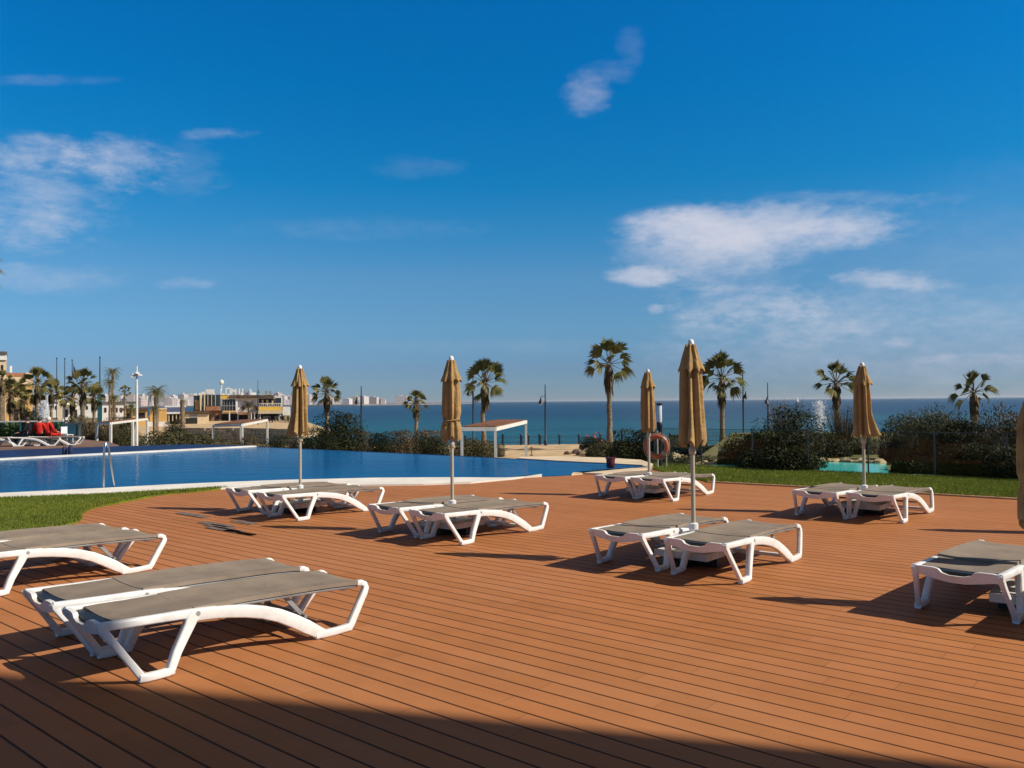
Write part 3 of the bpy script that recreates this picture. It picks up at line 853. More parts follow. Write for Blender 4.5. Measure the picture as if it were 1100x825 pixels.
def make_lounger():
    root = empty('sun_lounger')
    for sg in (-1, 1):
        lounger_side(sg).build('side_frame', M['white_plastic'], root, smooth=50)
    lounger_crossbar().build('crossbar', M['white_plastic'], root, smooth=30)
    # dark handle pocket behind the dip of the crossbar
    MB().box(-1.0 + .016, -1.0 + .098, -.262, .262, .335, .378).build('handle_pocket', M['black'], root)
    rows = [(.098, .392), (.2, .390), (.35, .387), (.5, .386), (.583, .386)]
    cloth_panel(rows, .078, .622, .022, 1).build('foot_panel', M['sling'], root, smooth=35)
    rows = [(.586, .387), (.64, .389), (.75, .390), (.9, .388), (1.05, .385), (1.2, .380), (1.35, .376), (1.5, .371), (1.65, .364), (1.8, .354), (1.885, .346), (1.915, .338), (1.925, .326)]
    bk = cloth_panel(rows, .060, .640, .030, 2, sag=.014)
    br = bk.build('backrest', M['sling'], root, smooth=35)
    fr = MB()
    for t in (.085, .615):
        fr.path([(s - 1, t - .35, z) for s, z in ((.6, .352), (.9, .345), (1.3, .335), (1.7, .318), (1.88, .308))], [.015] * 5, 8)
    for s, z in ((.62, .352), (1.25, .336), (1.88, .308)):
        fr.tube((s - 1, .085 - .35, z), (s - 1, .615 - .35, z), .013, n=8)
    fr.build('backrest_frame', M['grey_plastic'], br, smooth=40)
    pr = MB()
    for t in (.12, .58):
        pr.bar((1.28 - 1, t - .35, .325), (1.42 - 1, t - .35, .17), .03, .018, (0, 1, 0))
    pr.tube((1.42 - 1, .06 - .35, .165), (1.42 - 1, .64 - .35, .165), .014, n=8)
    pr.build('backrest_prop', M['grey_plastic'], root)
    for (s_, t_, z_, w_) in ((.60, .07, .325, .05), (1.47, .05, .07, .05), (1.80, .13, .290, .03)):
        MB().bar((s_ - 1, t_ - .35, z_), (s_ - 1, .35 - t_, z_), w_, .035).build('cross_member', M['white_plastic'], root)
    for t in (.028, .672):
        hb = MB(); y = t - .35
        hb.tube((.595 - 1, y - .012 if t < .3 else y + .012, .352), (.595 - 1, y + .02 if t < .3 else y - .02, .352), .016, n=12)
        hb.build('hinge_cap', M['grey_plastic'], root, smooth=40)
    return root


LG = 'white framed sun loungers set out in pairs on the deck'
LOUNGERS = [  # origin at the low corner, heading, label
    (-2.46, 4.85, 46.0, 'sun lounger at the front of the deck with the building shadow just touching its foot'),
    (-3.03, 5.38, 46.8, 'sun lounger behind the front one, its dark pocket end beside the building shadow'),
    (1.30, 7.93, 50.4, 'lounger of the pair under the tall mid-deck parasol, on the pool side of the pole'),
    (1.97, 7.35, 51.0, 'lounger of the pair under the tall mid-deck parasol, nearer the camera than the pole'),
    (-1.38, 10.07, 49.1, 'pool side lounger of the pair under the neat tied parasol by the white coping'),
    (-0.77, 9.52, 49.0, 'deck side lounger of the pair under the neat tied parasol by the white coping'),
    (-3.99, 12.28, 49.8, 'pool side lounger of the pair beside the grey patched deck boards'),
    (-3.28, 11.62, 51.6, 'deck side lounger of the pair beside the grey patched deck boards'),
    (1.97, 13.91, 51.7, 'pool side lounger of the pair by the pool corner and the orange lifebuoy'),
    (2.54, 13.45, 50.7, 'lawn side lounger of the pair by the pool corner and the orange lifebuoy'),
    (4.56, 11.30, 49.4, 'lounger beside the lawn, on the pool side of the billowing parasol'),
    (5.17, 10.90, 48.6, 'lounger beside the lawn, on the far side of the billowing parasol from the pool'),
    (3.64, 5.96, 46.8, 'lounger beside the lowered parasol at the edge of the view, backrest slightly raised'),
    (4.26, 5.37, 46.8, 'lounger mostly out of view beyond the lowered parasol'),
    (-4.86, 7.04, 52.1, 'lounger near the lawn with its foot cut off by the edge of the view'),
    (-5.47, 7.51, 52.1, 'lounger against the lawn half hidden behind its twin'),
]
proto = make_lounger()
allL = []
for i, (x, y, a, lab) in enumerate(LOUNGERS):
    o = proto if i == 0 else copy_tree(proto)
    a = R(a); c, s = math.cos(a), math.sin(a)
    o.location = (x + c * 1.0 - s * .35, y + s * 1.0 + c * .35, 0.001)
    o.rotation_euler = (0, 0, a)
    tag(o, lab, 'sun lounger', LG)
    allL.append(o)
# the lounger beside the lowered parasol: backrest tilted up a little
for ch in kids(allL[12]):
    if ch.name.startswith('backrest') and 'prop' not in ch.name:
        ch.matrix_local = Matrix.Translation((.9, 0, .33)) @ Matrix.Rotation(R(.8), 4, 'Y') @ Matrix.Translation((-.9, 0, -.33))

rv = random.Random(5)
for i, o in enumerate(allL):
    if i in (0, 12): continue
    for ch in kids(o):
        if ch.name.startswith('backrest') and 'prop' not in ch.name:
            ch.matrix_local = Matrix.Translation((.9, 0, .33)) @ Matrix.Rotation(R(rv.uniform(-.05, .35)), 4, 'Y') @ Matrix.Translation((-.9, 0, -.33))

# ------------------------------------------------------------------ parasols
def canopy_mesh(zb, zt, r0, seed, flare=0.0, flare_dir=0.0, tie=None, lean=0.0, flare_w=1.2):
    """folded canopy: deep pleats hanging round the pole"""
    rr = random.Random(seed)
    n = 96; rows = 26
    ph = [rr.uniform(0, 6.28) for _ in range(6)]
    amp = [rr.uniform(.6, 1.2) for _ in range(8)]
    H = zt - zb; b = MB(); vs = []
    for i in range(rows + 1):
        f = i / rows                               # 0 bottom, 1 top
        base = r0 * (1.0 - .22 * f - .10 * max(0, f - .6) / .4 - .30 * max(0, f - .82) / .18)
        if f < .10: base *= .96 + .4 * f
        if tie and abs(f - tie) < .09: base *= .80 + .20 * abs(f - tie) / .09
        for k in range(n):
            t = 2 * PI * k / n
            fold = math.cos(8 * t + ph[0] + .5 * math.sin(3 * f + ph[1]))
            deep = .34 + .14 * math.sin(t + ph[5])
            r = base * (1 + deep * (1.6 * abs(math.cos(4 * t + ph[0] / 2 + .25 * math.sin(3 * f + ph[1]))) ** 1.6 - 1.0) + .06 * math.sin(3 * t + ph[2] + 2 * f) + .035 * math.sin(17 * t + ph[3] + 5 * f))
            if flare and f < .34:
                w = max(0.0, math.cos((t - flare_dir) / flare_w)) if abs((t - flare_dir + PI) % (2 * PI) - PI) < flare_w * PI / 2 else 0
                r += flare * (1 - f / .34) ** 1.4 * w
            z = zb + H * f
            if i == 0: z += .035 * math.sin(8 * t + ph[0] + 1.0) + .02 * math.sin(5 * t + ph[4])
            vs.append((r * math.cos(t) + lean * (1 - f), r * math.sin(t), z))
    fs = [(i * n + k, i * n + (k + 1) % n, (i + 1) * n + (k + 1) % n, (i + 1) * n + k) for i in range(rows) for k in range(n)]
    fs.append(tuple(rows * n + k for k in range(n)))
    b.add(vs, fs)
    return b


def top_vent(zv, zt, r, seed):
    rr = random.Random(seed); n = 64; b = MB(); vs = []
    ph = rr.uniform(0, 6.28)
    prof = [(1.0, 0.0), (.99, .03), (.83, .25), (.62, .52), (.40, .80), (.22, 1.0)]
    for i, (k_, f) in enumerate(prof):
        for k in range(n):
            t = 2 * PI * k / n
            sc = 1 + (.16 * (1 - f)) * math.cos(8 * t + ph)
            z = zv + (zt - zv) * f + (.022 * math.cos(8 * t + ph + 2.5) if i == 0 else 0)
            vs.append((r * k_ * sc * math.cos(t), r * k_ * sc * math.sin(t), z))
    m = len(prof)
    b.add(vs, [(i * n + k, i * n + (k + 1) % n, (i + 1) * n + (k + 1) % n, (i + 1) * n + k) for i in range(m - 1) for k in range(n)])
    return b


def make_parasol(x, y, ztop, label, seed, tilt=(0, 0), zdrop=0.0, **kw):
    root = empty('parasol', (x, y, 0.001), R(50), label, 'parasol', 'closed beige parasols between the lounger pairs')
    zb = ztop - 1.10; zv = ztop - .33
    up = Matrix.Identity(4)
    MB().box(-.30, .30, -.30, .30, .10, .17).build('base_slab', M['concrete'], root)
    bf = MB(); bf.bar((-.28, 0, .05), (.28, 0, .05), .08, .10); bf.bar((0, -.28, .048), (0, .28, .048), .08, .096)
    bf.build('base_frame', M['black'], root)
    sl = MB(); sl.lathe([(.045, .16), (.045, .36), (.05, .365), (.05, .42), (.03, .43)], n=16); sl.box(-.09, .09, -.09, .09, .318, .334)
    sl.build('pole_socket', M['white_plastic'], root, smooth=40)
    pole = MB().tube((0, 0, .17), (0, 0, ztop - .08), .023, n=14)
    pole.build('pole', M['alu'], root, smooth=40)
    cb = canopy_mesh(zb, ztop - .06, .116, seed, **kw).build('canopy', M['canvas'], root, smooth=60)
    vent = top_vent(zv, ztop - .05, .122, seed + 9).build('vent_flap', M['canvas'], cb, smooth=60)
    fin = MB().lathe([(.012, -.05), (.030, -.04), (.034, -.015), (.032, .012), (.022, .030), (.008, .038)], (0, 0, ztop - .04), 14)
    fin.build('finial', M['white_plastic'], root, smooth=60)
    rn = MB().lathe([(.026, -.04), (.036, -.03), (.038, .02), (.03, .04)], (0, 0, zb - .08), 12); rn.ball((.035, 0, zb - .10), .016, 6)
    rn.build('runner', M['alu'], root, smooth=50)
    if kw.get('tie'):
        zt = zb + (ztop - .06 - zb) * kw['tie']
        st = MB().path([(.108 * math.cos(a), .108 * math.sin(a), zt + .008 * math.sin(3 * a)) for a in np.linspace(0, 2 * PI, 33)], [.010] * 33, 6)
        st.path([(.108, -.03, zt), (.125, -.05, zt - .1), (.12, -.045, zt - .2)], [.008, .008, .006], 6)
        st.build('tie_strap', M['canvas'], cb)
    root.rotation_euler = (R(tilt[0]), R(tilt[1]), R(50))
    return root


make_parasol(-3.37, 12.81, 2.33, 'closed parasol beside the patched boards, its cloth flaring out loose at the bottom', 11, flare=.085, flare_dir=2.2, flare_w=1.9)
make_parasol(-.80, 10.65, 2.33, 'closed parasol in front of the coping, neatly tied with a strap low down', 22, tie=.24)
make_parasol(1.89, 8.49, 2.36, 'tallest looking closed parasol, in the middle of the deck', 33, flare=.05, flare_dir=3.6, flare_w=1.2)
make_parasol(2.44, 14.47, 2.28, 'smallest looking closed parasol, beside the orange lifebuoy', 44)
make_parasol(5.24, 12.06, 2.26, 'closed parasol with a loose fold billowing out, in front of the smoked glass fence', 55, flare=.13, flare_dir=5.0, flare_w=.8)
make_parasol(4.185, 6.46, 1.80, 'closed parasol lowered on its pole, cut off by the edge of the view', 66, tie=.3)

make_parasol(8.03, 9.85, 2.33, 'closed parasol out of view whose long thin shadow lies across the deck by the lawn', 77)

# ------------------------------------------------------------------ plants
def bush_mesh(name, n, seed, size=(1, 1, 1), leaf=.05, mats=None, lobes=13, up=.3, spiky=0.0):
    rng = np.random.default_rng(seed)
    C = rng.normal(0, 1, (lobes, 3)); C /= np.linalg.norm(C, axis=1)[:, None]
    C *= rng.uniform(.30, .58, (lobes, 1)); C[:, 2] = np.abs(C[:, 2]) * .95
    rad = rng.uniform(.28, .48, lobes)
    k = rng.integers(0, lobes, n)
    d = rng.normal(0, 1, (n, 3)); d /= np.linalg.norm(d, axis=1)[:, None]
    rr = rad[k] * rng.uniform(.25, 1.0, n) ** .4
    p = C[k] + d * rr[:, None]
    p[:, 2] = np.abs(p[:, 2])
    sh = rng.uniform(0, 1, n) < .22                       # skirt leaves fill down to the ground
    p[sh, 2] *= rng.uniform(0, .6, sh.sum())
    lo_ = np.percentile(np.abs(p[:, :2]), 97); hi_ = np.percentile(p[:, 2], 97.5)
    p[:, :2] /= lo_; p[:, 2] /= hi_
    p[:, 2] = np.where(p[:, 2] > .93, .93 + (p[:, 2] - .93) * min(1.0, .4 + .8 * spiky), p[:, 2])          # no stray leaves outside the mass
    q_ = np.linalg.norm(p[:, :2], axis=1); p[:, :2] *= (np.where(q_ > .95, .95 + (q_ - .95) * .3, q_) / np.maximum(q_, 1e-6))[:, None]
    p *= np.array(size)
    nrm_ = d + rng.normal(0, .26, (n, 3)) + np.array([0, 0, up]); nrm_ /= np.linalg.norm(nrm_, axis=1)[:, None]
    ax = np.cross(nrm_, rng.normal(0, 1, (n, 3))) + d * .35 + np.array([0, 0, .25]) * (1 + 2 * spiky)
    ax /= np.linalg.norm(ax, axis=1)[:, None]
    sd_ = np.cross(nrm_, ax); sd_ /= np.linalg.norm(sd_, axis=1)[:, None]
    l = leaf * rng.uniform(.6, 1.5, n)[:, None] * (1 + spiky); w = leaf * rng.uniform(.3, .55, n)[:, None] / (1 + spiky)
    v = np.empty((n, 4, 3))
    v[:, 0] = p; v[:, 1] = p + ax * l * .5 + sd_ * w; v[:, 2] = p + ax * l; v[:, 3] = p + ax * l * .5 - sd_ * w
    return tri_mesh(name, v.reshape(-1, 3), 4)


BM = {}
def bush(u, vtop, vbase_z, d, width_px, m, label, seed, name='bush', cat='bush', group=None, n=11000, leaf=None, spiky=0.0, depth=1.0, stems=True):
    top = at(u, vtop, d); wdt = width_px * d / FPX
    zb = vbase_z; H = top.z - zb
    root = empty(name, (top.x, d, zb), 0, label, cat, group)
    key = (seed % 5, m, round(spiky, 1))
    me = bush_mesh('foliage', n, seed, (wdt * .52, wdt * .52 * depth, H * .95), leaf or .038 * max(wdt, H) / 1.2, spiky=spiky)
    me.materials.append(M[m])
    link('foliage', me, root)
    if stems:
        b = MB(); r2 = random.Random(seed)
        for i in range(7):
            a = r2.uniform(0, 6.28); q = r2.uniform(.1, .3)
            b.path([(q * .2 * math.cos(a), q * .2 * math.sin(a), -.1), (wdt * q * .5 * math.cos(a), wdt * q * .5 * math.sin(a), H * .3), (wdt * q * math.cos(a), wdt * q * math.sin(a), H * .62)], [.035, .022, .01], 6)
        b.build('stem', M['bark'], root)
    return root


GZ = -.13
# behind the smoked glass
HB = 'dark shrubs planted behind the smoked glass fence'
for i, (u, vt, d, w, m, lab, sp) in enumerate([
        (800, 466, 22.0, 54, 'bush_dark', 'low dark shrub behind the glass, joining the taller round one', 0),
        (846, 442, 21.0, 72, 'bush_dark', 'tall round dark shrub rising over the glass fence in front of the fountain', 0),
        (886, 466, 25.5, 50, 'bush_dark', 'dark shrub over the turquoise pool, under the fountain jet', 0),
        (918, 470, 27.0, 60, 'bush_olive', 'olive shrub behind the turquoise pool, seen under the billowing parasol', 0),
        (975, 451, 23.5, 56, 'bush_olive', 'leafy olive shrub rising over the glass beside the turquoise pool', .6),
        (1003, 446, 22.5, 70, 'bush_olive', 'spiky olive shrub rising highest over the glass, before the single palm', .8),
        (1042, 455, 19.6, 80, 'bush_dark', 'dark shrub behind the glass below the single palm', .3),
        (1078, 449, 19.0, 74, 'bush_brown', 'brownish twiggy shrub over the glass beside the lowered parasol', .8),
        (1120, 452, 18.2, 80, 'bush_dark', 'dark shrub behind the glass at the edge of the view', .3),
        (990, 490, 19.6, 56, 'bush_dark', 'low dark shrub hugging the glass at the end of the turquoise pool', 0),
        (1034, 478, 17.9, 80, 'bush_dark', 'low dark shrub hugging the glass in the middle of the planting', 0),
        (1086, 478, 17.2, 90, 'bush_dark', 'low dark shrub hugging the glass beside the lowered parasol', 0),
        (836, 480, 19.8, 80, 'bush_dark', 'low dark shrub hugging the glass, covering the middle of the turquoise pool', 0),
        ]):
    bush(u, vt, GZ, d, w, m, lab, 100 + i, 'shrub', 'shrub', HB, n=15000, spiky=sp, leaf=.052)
# dry twigs over the tall round shrub
def twig_bush(u, vt, d, w, zb, label, seed):
    top = at(u, vt, d); H = top.z - zb; wd = w * d / FPX
    root = empty('dry_shrub', (top.x, d, zb), 0, label, 'shrub')
    b = MB(); r2 = random.Random(seed)
    for i in range(90):
        a = r2.uniform(0, 6.28); q = r2.uniform(.05, 1) ** .7 * wd * .5; h = H * r2.uniform(.6, 1.0)
        e = (q * math.cos(a), q * math.sin(a), h)
        b.path([(.1 * math.cos(a), .1 * math.sin(a), 0), (e[0] * .6, e[1] * .6, h * .55), e], [.016, .009, .003], 4, False)
        for j in range(5):
            f = r2.uniform(.45, .95); s0 = Vector((e[0] * f, e[1] * f, h * f))
            dd = Vector((r2.uniform(-1, 1), r2.uniform(-1, 1), r2.uniform(.2, 1.2))) * .22
            b.path([s0, s0 + dd], [.006, .002], 3, False)
    b.build('twig', M['palm_dry'], root)
    return root
twig_bush(844, 426, 22.6, 46, GZ, 'bare brown twiggy shrub standing up behind the tall round shrub', 5)
twig_bush(905, 434, 26.5, 40, GZ, 'bare brown twiggy shrub beside the fountain and the palm trunk', 6)

# beyond the infinity edge
GB = 'bushes below the infinity edge'
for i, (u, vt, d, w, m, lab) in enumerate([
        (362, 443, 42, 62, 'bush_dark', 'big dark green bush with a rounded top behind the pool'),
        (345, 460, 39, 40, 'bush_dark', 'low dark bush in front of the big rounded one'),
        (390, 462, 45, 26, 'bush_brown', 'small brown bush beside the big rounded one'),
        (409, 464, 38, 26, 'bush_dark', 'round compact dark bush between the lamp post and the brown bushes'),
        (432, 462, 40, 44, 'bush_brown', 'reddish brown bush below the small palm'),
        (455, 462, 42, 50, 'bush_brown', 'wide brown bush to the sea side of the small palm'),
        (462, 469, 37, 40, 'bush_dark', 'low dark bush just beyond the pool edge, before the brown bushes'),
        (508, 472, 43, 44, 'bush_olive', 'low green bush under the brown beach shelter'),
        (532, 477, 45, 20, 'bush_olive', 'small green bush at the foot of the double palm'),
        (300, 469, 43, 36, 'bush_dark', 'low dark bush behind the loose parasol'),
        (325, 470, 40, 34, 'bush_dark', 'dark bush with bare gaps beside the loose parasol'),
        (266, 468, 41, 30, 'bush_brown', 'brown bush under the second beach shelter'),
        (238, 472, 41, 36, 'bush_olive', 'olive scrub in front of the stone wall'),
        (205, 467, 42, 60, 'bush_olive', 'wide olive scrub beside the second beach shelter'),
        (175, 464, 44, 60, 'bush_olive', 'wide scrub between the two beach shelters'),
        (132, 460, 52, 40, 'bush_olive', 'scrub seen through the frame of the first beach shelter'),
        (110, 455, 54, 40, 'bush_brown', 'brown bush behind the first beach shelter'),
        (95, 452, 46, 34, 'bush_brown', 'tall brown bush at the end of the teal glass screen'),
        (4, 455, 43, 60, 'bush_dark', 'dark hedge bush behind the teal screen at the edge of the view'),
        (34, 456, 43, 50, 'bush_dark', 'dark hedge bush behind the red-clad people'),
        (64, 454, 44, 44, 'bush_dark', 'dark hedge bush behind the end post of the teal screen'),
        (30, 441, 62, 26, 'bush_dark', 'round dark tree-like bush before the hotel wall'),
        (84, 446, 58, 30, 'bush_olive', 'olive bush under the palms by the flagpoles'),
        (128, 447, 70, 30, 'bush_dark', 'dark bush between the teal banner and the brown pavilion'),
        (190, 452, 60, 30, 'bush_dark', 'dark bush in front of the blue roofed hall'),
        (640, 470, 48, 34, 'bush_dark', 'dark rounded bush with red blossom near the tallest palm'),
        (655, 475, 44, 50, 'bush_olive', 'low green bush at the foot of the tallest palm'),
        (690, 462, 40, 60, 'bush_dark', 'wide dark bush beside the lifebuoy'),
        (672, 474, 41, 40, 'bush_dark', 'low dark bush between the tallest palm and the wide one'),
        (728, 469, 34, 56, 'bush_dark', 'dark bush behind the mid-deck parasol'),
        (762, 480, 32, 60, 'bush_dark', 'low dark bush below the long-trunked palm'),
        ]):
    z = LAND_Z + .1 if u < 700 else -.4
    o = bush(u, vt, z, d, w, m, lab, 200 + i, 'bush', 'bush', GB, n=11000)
    if 'red blossom' in lab:
        rb = np.random.default_rng(3); me = bush_mesh('blossom', 60, 7, (.8, .8, 1.2), .16); me.materials.append(M['blossom']); link('blossom', me, o)
bush(735, 491, -.2, 23.5, 70, 'bush_olive', 'low grey-green ground plant at the end of the glass fence', 300, 'ground_plant', 'plant', n=5000, leaf=.05)


def fan_palm(u, v, d, rpx, zb, label, seed, mkey='palm_green', lean=(0, 0), skirt=True, nleaf=34, trunk_r=.16, group='fan palms', droop=0.0):
    """Washingtonia: crown of fan leaves, shaggy skirt, tapered ringed trunk"""
    rr = random.Random(seed); rng = np.random.default_rng(seed)
    c = at(u, v, d); rad = 1.16 * rpx * d / FPX; H = c.z - zb
    root = empty('palm_tree', (c.x, d, zb), 0, label, 'palm tree', group)
    tb = MB(); k = 15
    pts = []; rs = []
    for i in range(k + 1):
        f = i / k
        pts.append((lean[0] * math.sin(f * PI) * .6 + rr.uniform(-.02, .02), lean[1] * math.sin(f * PI) * .6, -.15 + (H + .15) * f))
        rs.append(trunk_r * (1.35 - .45 * min(1, f * 4) if f < .25 else .90 - .2 * f) * rr.uniform(.95, 1.06))
    tb.path(pts, rs, 10).build('trunk', M['trunk'], root, smooth=60)
    V = []; pet = MB()
    nleaf = int(nleaf * .86)
    for i in range(nleaf):
        f = (i + .5) / nleaf
        el = R(86 - 118 * f ** 1.25) + rr.uniform(-.14, .14) - droop * f
        az = i * 2.39996 + rr.uniform(-.3, .3)
        dirv_ = Vector((math.cos(az) * math.cos(el), math.sin(az) * math.cos(el), math.sin(el)))
        side = dirv_.cross(Vector((0, 0, 1)))
        if side.length < .05: side = Vector((1, 0, 0))
        side.normalize(); nrm = side.cross(dirv_).normalized()
        pl = rad * rr.uniform(.42, .56); bl = rad * rr.uniform(.42, .54)
        p0 = Vector((0, 0, H)) + dirv_ * trunk_r * .5; p1 = Vector((0, 0, H)) + dirv_ * pl - Vector((0, 0, .06 * rad * (1 - dirv_.z)))
        pet.path([p0, p1], [.025, .012], 4, False)
        tw = rr.choice((-1, 1)) * rr.uniform(.2, 1.1); side = side * math.cos(tw) + nrm * math.sin(tw); nrm = side.cross(dirv_).normalized()
        ns = 15
        for j in range(ns):
            a = (j / (ns - 1) - .5) * R(98)
            sd2 = dirv_ * math.cos(a) + side * math.sin(a)
            ln = bl * (1 - .28 * abs(a) / R(82)) * rr.uniform(.85, 1.08)
            mid = p1 + sd2 * ln * .55 + nrm * (.10 * ln * math.cos(a)); tip = p1 + sd2 * ln + Vector((0, 0, -(.04 + .30 * f) * ln * rr.uniform(.6, 1.3)))
            ws = (side * math.cos(a) - dirv_ * math.sin(a)) * ln * .07
            V += [p1, mid - ws, tip, mid + ws]
    me = tri_mesh('crown', np.array([tuple(x) for x in V]), 4); me.materials.append(M[mkey])
    cr = link('crown', me, root)
    pet.build('petiole', M['palm_dry'], cr)
    if skirt:
        V = []
        for i in range(110):
            az = rr.uniform(0, 6.28); f = rr.uniform(0, 1); z = H - rad * (.05 + .75 * f); r0 = trunk_r * .8
            o0 = Vector((math.cos(az) * r0, math.sin(az) * r0, z)); ln = rad * rr.uniform(.25, .45)
            out = Vector((math.cos(az), math.sin(az), 0)); sd2 = Vector((-math.sin(az), math.cos(az), 0))
            tip = o0 + out * ln * rr.uniform(.05, .32) * (1 - .5 * f) - Vector((0, 0, ln))
            V += [o0, (o0 + tip) / 2 + sd2 * .05 + out * .05, tip, (o0 + tip) / 2 - sd2 * .05 + out * .05]
        me = tri_mesh('dry_skirt', np.array([tuple(x) for x in V]), 4); me.materials.append(M['palm_dry'])
        link('dry_skirt', me, root)
    return root


def date_palm(u, v, d, rpx, zb, label, seed, trunk_r=.14, mkey='palm_green', nf=36):
    rr = random.Random(seed)
    c = at(u, v, d); rad = rpx * d / FPX; H = c.z - zb
    root = empty('palm_tree', (c.x, d, zb), 0, label, 'palm tree', 'feather palms')
    MB().path([(rr.uniform(-.03, .03), 0, -.1 + (H + .1) * i / 10) for i in range(11)], [trunk_r * rr.uniform(.9, 1.1) * (1.2 if i < 2 else 1) for i in range(11)], 9).build('trunk', M['trunk'], root, smooth=60)
    V = []
    for i in range(nf):
        f = (i + .5) / nf; az = i * 2.39996; el = R(78 - 85 * f) + rr.uniform(-.1, .1)
        ln = rad * rr.uniform(1.0, 1.25); hd = Vector((math.cos(az), math.sin(az), 0))
        side = Vector((-math.sin(az), math.cos(az), 0))
        P = []; p = Vector((0, 0, H)); e = el
        for s in range(9):
            P.append(p.copy()); p = p + (hd * math.cos(e) + Vector((0, 0, 1)) * math.sin(e)) * ln / 8; e -= R(13 + 5 * f)
        for s in range(1, 9):
            for k2 in (0, .5):
                q = P[s - 1].lerp(P[s], k2) if s else P[0]
                dd = (P[s] - P[s - 1]).normalized()
                for sg in (-1, 1):
                    l2 = ln * .20 * (1 - .6 * abs(s / 8 - .45)) * rr.uniform(.8, 1.1)
                    tip = q + (side * sg * .85 + dd * .55 + Vector((0, 0, -.35))).normalized() * l2
                    wv = dd * l2 * .10
                    V += [q - wv, q + wv, tip + wv * .3, tip - wv * .3]
    me = tri_mesh('crown', np.array([tuple(x) for x in V]), 4); me.materials.append(M[mkey])
    link('crown', me, root)
    return root


fan_palm(654, 391, 50, 27, LAND_Z, 'tallest fan palm with a slender pale trunk, rising from the dark bushes before the sea', 1, nleaf=30, trunk_r=.20)
fan_palm(775, 406, 55, 26, LAND_Z, 'fan palm with a full crown between the mid-deck parasol and the street lamp', 2, nleaf=36, trunk_r=.19)
fan_palm(898, 411, 46, 23, -1.2, 'fan palm with a shaggy brown skirt half hidden by the billowing parasol', 3, nleaf=26, trunk_r=.17)
fan_palm(1046, 421, 44, 23, -1.2, 'lone fan palm with a dark lump of dry fronds under its crown, above the shrubs', 4, nleaf=22, trunk_r=.15)
fan_palm(521, 411, 50, 25, LAND_Z, 'fan palm with drooping dry fronds beside the brown beach shelter', 5, nleaf=34, trunk_r=.18, lean=(-.25, 0))
fan_palm(447, 433, 52, 14, LAND_Z, 'small fan palm with twin trunk rising over the brown bushes', 6, nleaf=30, trunk_r=.15)
fan_palm(351, 422, 58, 17, LAND_Z, 'fan palm behind the big rounded dark bush', 7, mkey='palm_lit', nleaf=34, trunk_r=.17)
fan_palm(40, 412, 66, 18, LAND_Z, 'fan palm with upright fronds in front of the ochre hotel', 8, mkey='palm_lit', nleaf=34, trunk_r=.2)
fan_palm(12, 424, 70, 17, LAND_Z, 'bushy low fan palm against the ochre hotel tower', 9, mkey='palm_lit', nleaf=40, trunk_r=.2)
fan_palm(2, 410, 62, 13, LAND_Z, 'thick pale trunk and ragged fronds at the ochre tower foot', 19, mkey='palm_lit', nleaf=24, trunk_r=.3)
fan_palm(24, 432, 74, 15, LAND_Z, 'low fan palm under the hotel terrace', 10, mkey='palm_lit', nleaf=40)
fan_palm(55, 421, 72, 14, LAND_Z, 'fan palm beside the cream pillar', 11, mkey='palm_lit', nleaf=40)
fan_palm(89, 413, 64, 18, LAND_Z, 'fan palm with spiky top fronds in front of the flagpoles', 12, mkey='palm_lit', nleaf=38, trunk_r=.2)
fan_palm(78, 428, 68, 14, LAND_Z, 'lower fan palm below the spiky one by the flagpoles', 13, mkey='palm_lit', nleaf=40)
fan_palm(101, 427, 69, 13, LAND_Z, 'lower yellowish fan palm next to the teal banner pole', 14, mkey='palm_lit', nleaf=40)
date_palm(121, 400, 100, 11, LAND_Z, 'tall feather palm, the higher crown of two by the white light mast', 15, nf=30)
date_palm(118, 411, 96, 10, LAND_Z, 'feather palm with the lower crown of the two by the white light mast', 16, nf=30)
date_palm(168, 422, 80, 15, LAND_Z, 'dark feather palm with an arching crown over the yellow house', 17, trunk_r=.2)
fan_palm(134, 421, 105, 7, LAND_Z, 'small far fan palm beside the pair of feather palms', 18, nleaf=24, skirt=False)
date_palm(123, 428, 90, 9, LAND_Z, 'dim drooping palm under the two tall feather palms', 21)
date_palm(141, 437, 84, 9, LAND_Z, 'low palm in front of the brown pavilion by the light mast', 22)
date_palm(166, 440, 70, 8, LAND_Z, 'short palm before the yellow house, below the dark feather palm', 23)
date_palm(196, 430, 84, 6, LAND_Z, 'slim palm trunk with hardly any crown before the blue roof', 24, trunk_r=.22, nf=10)
date_palm(267, 436, 125, 12, LAND_Z, 'ragged dark palm in front of the restaurant wall', 25, mkey='bush_brown')
# tall palm beside the terrace: only a frond tip reaches into view
tp = at(-34, 283, 17.5)
fan_palm(-34, 281, 17.5, 34, LAND_Z + 1.4, 'very tall palm of which only one frond tip shows in the sky', 26, mkey='palm_lit', nleaf=30)

# ------------------------------------------------------------------ glass fence, lamp, lifebuoy
fence = empty('glass_fence', (kerbA[0], kerbA[1], 0), 0, 'smoked glass balustrade standing on the pale kerb behind the lawn', 'fence')
npan = 12; off = kn * 0.06
for i in range(npan):
    p = Vector((0, 0)) + kd * (i * L / npan + .012) + off; q = kd * ((i + 1) * L / npan - .012) + off
    MB().bar((p.x, p.y, .50), (q.x, q.y, .50), .012, .92).build('glass_panel', M['fence_glass'], fence)
    b = MB().bar((p.x, p.y, .966), (q.x, q.y, .966), .022, .012)
    b.build('cap_rail', M['rail_metal'], fence)
    pp = kd * (i * L / npan) + off
    MB().bar((pp.x, pp.y, .0), (pp.x, pp.y, .96), .020, .03, (kd.x, kd.y, 0)).build('post', M['rail_metal'], fence)

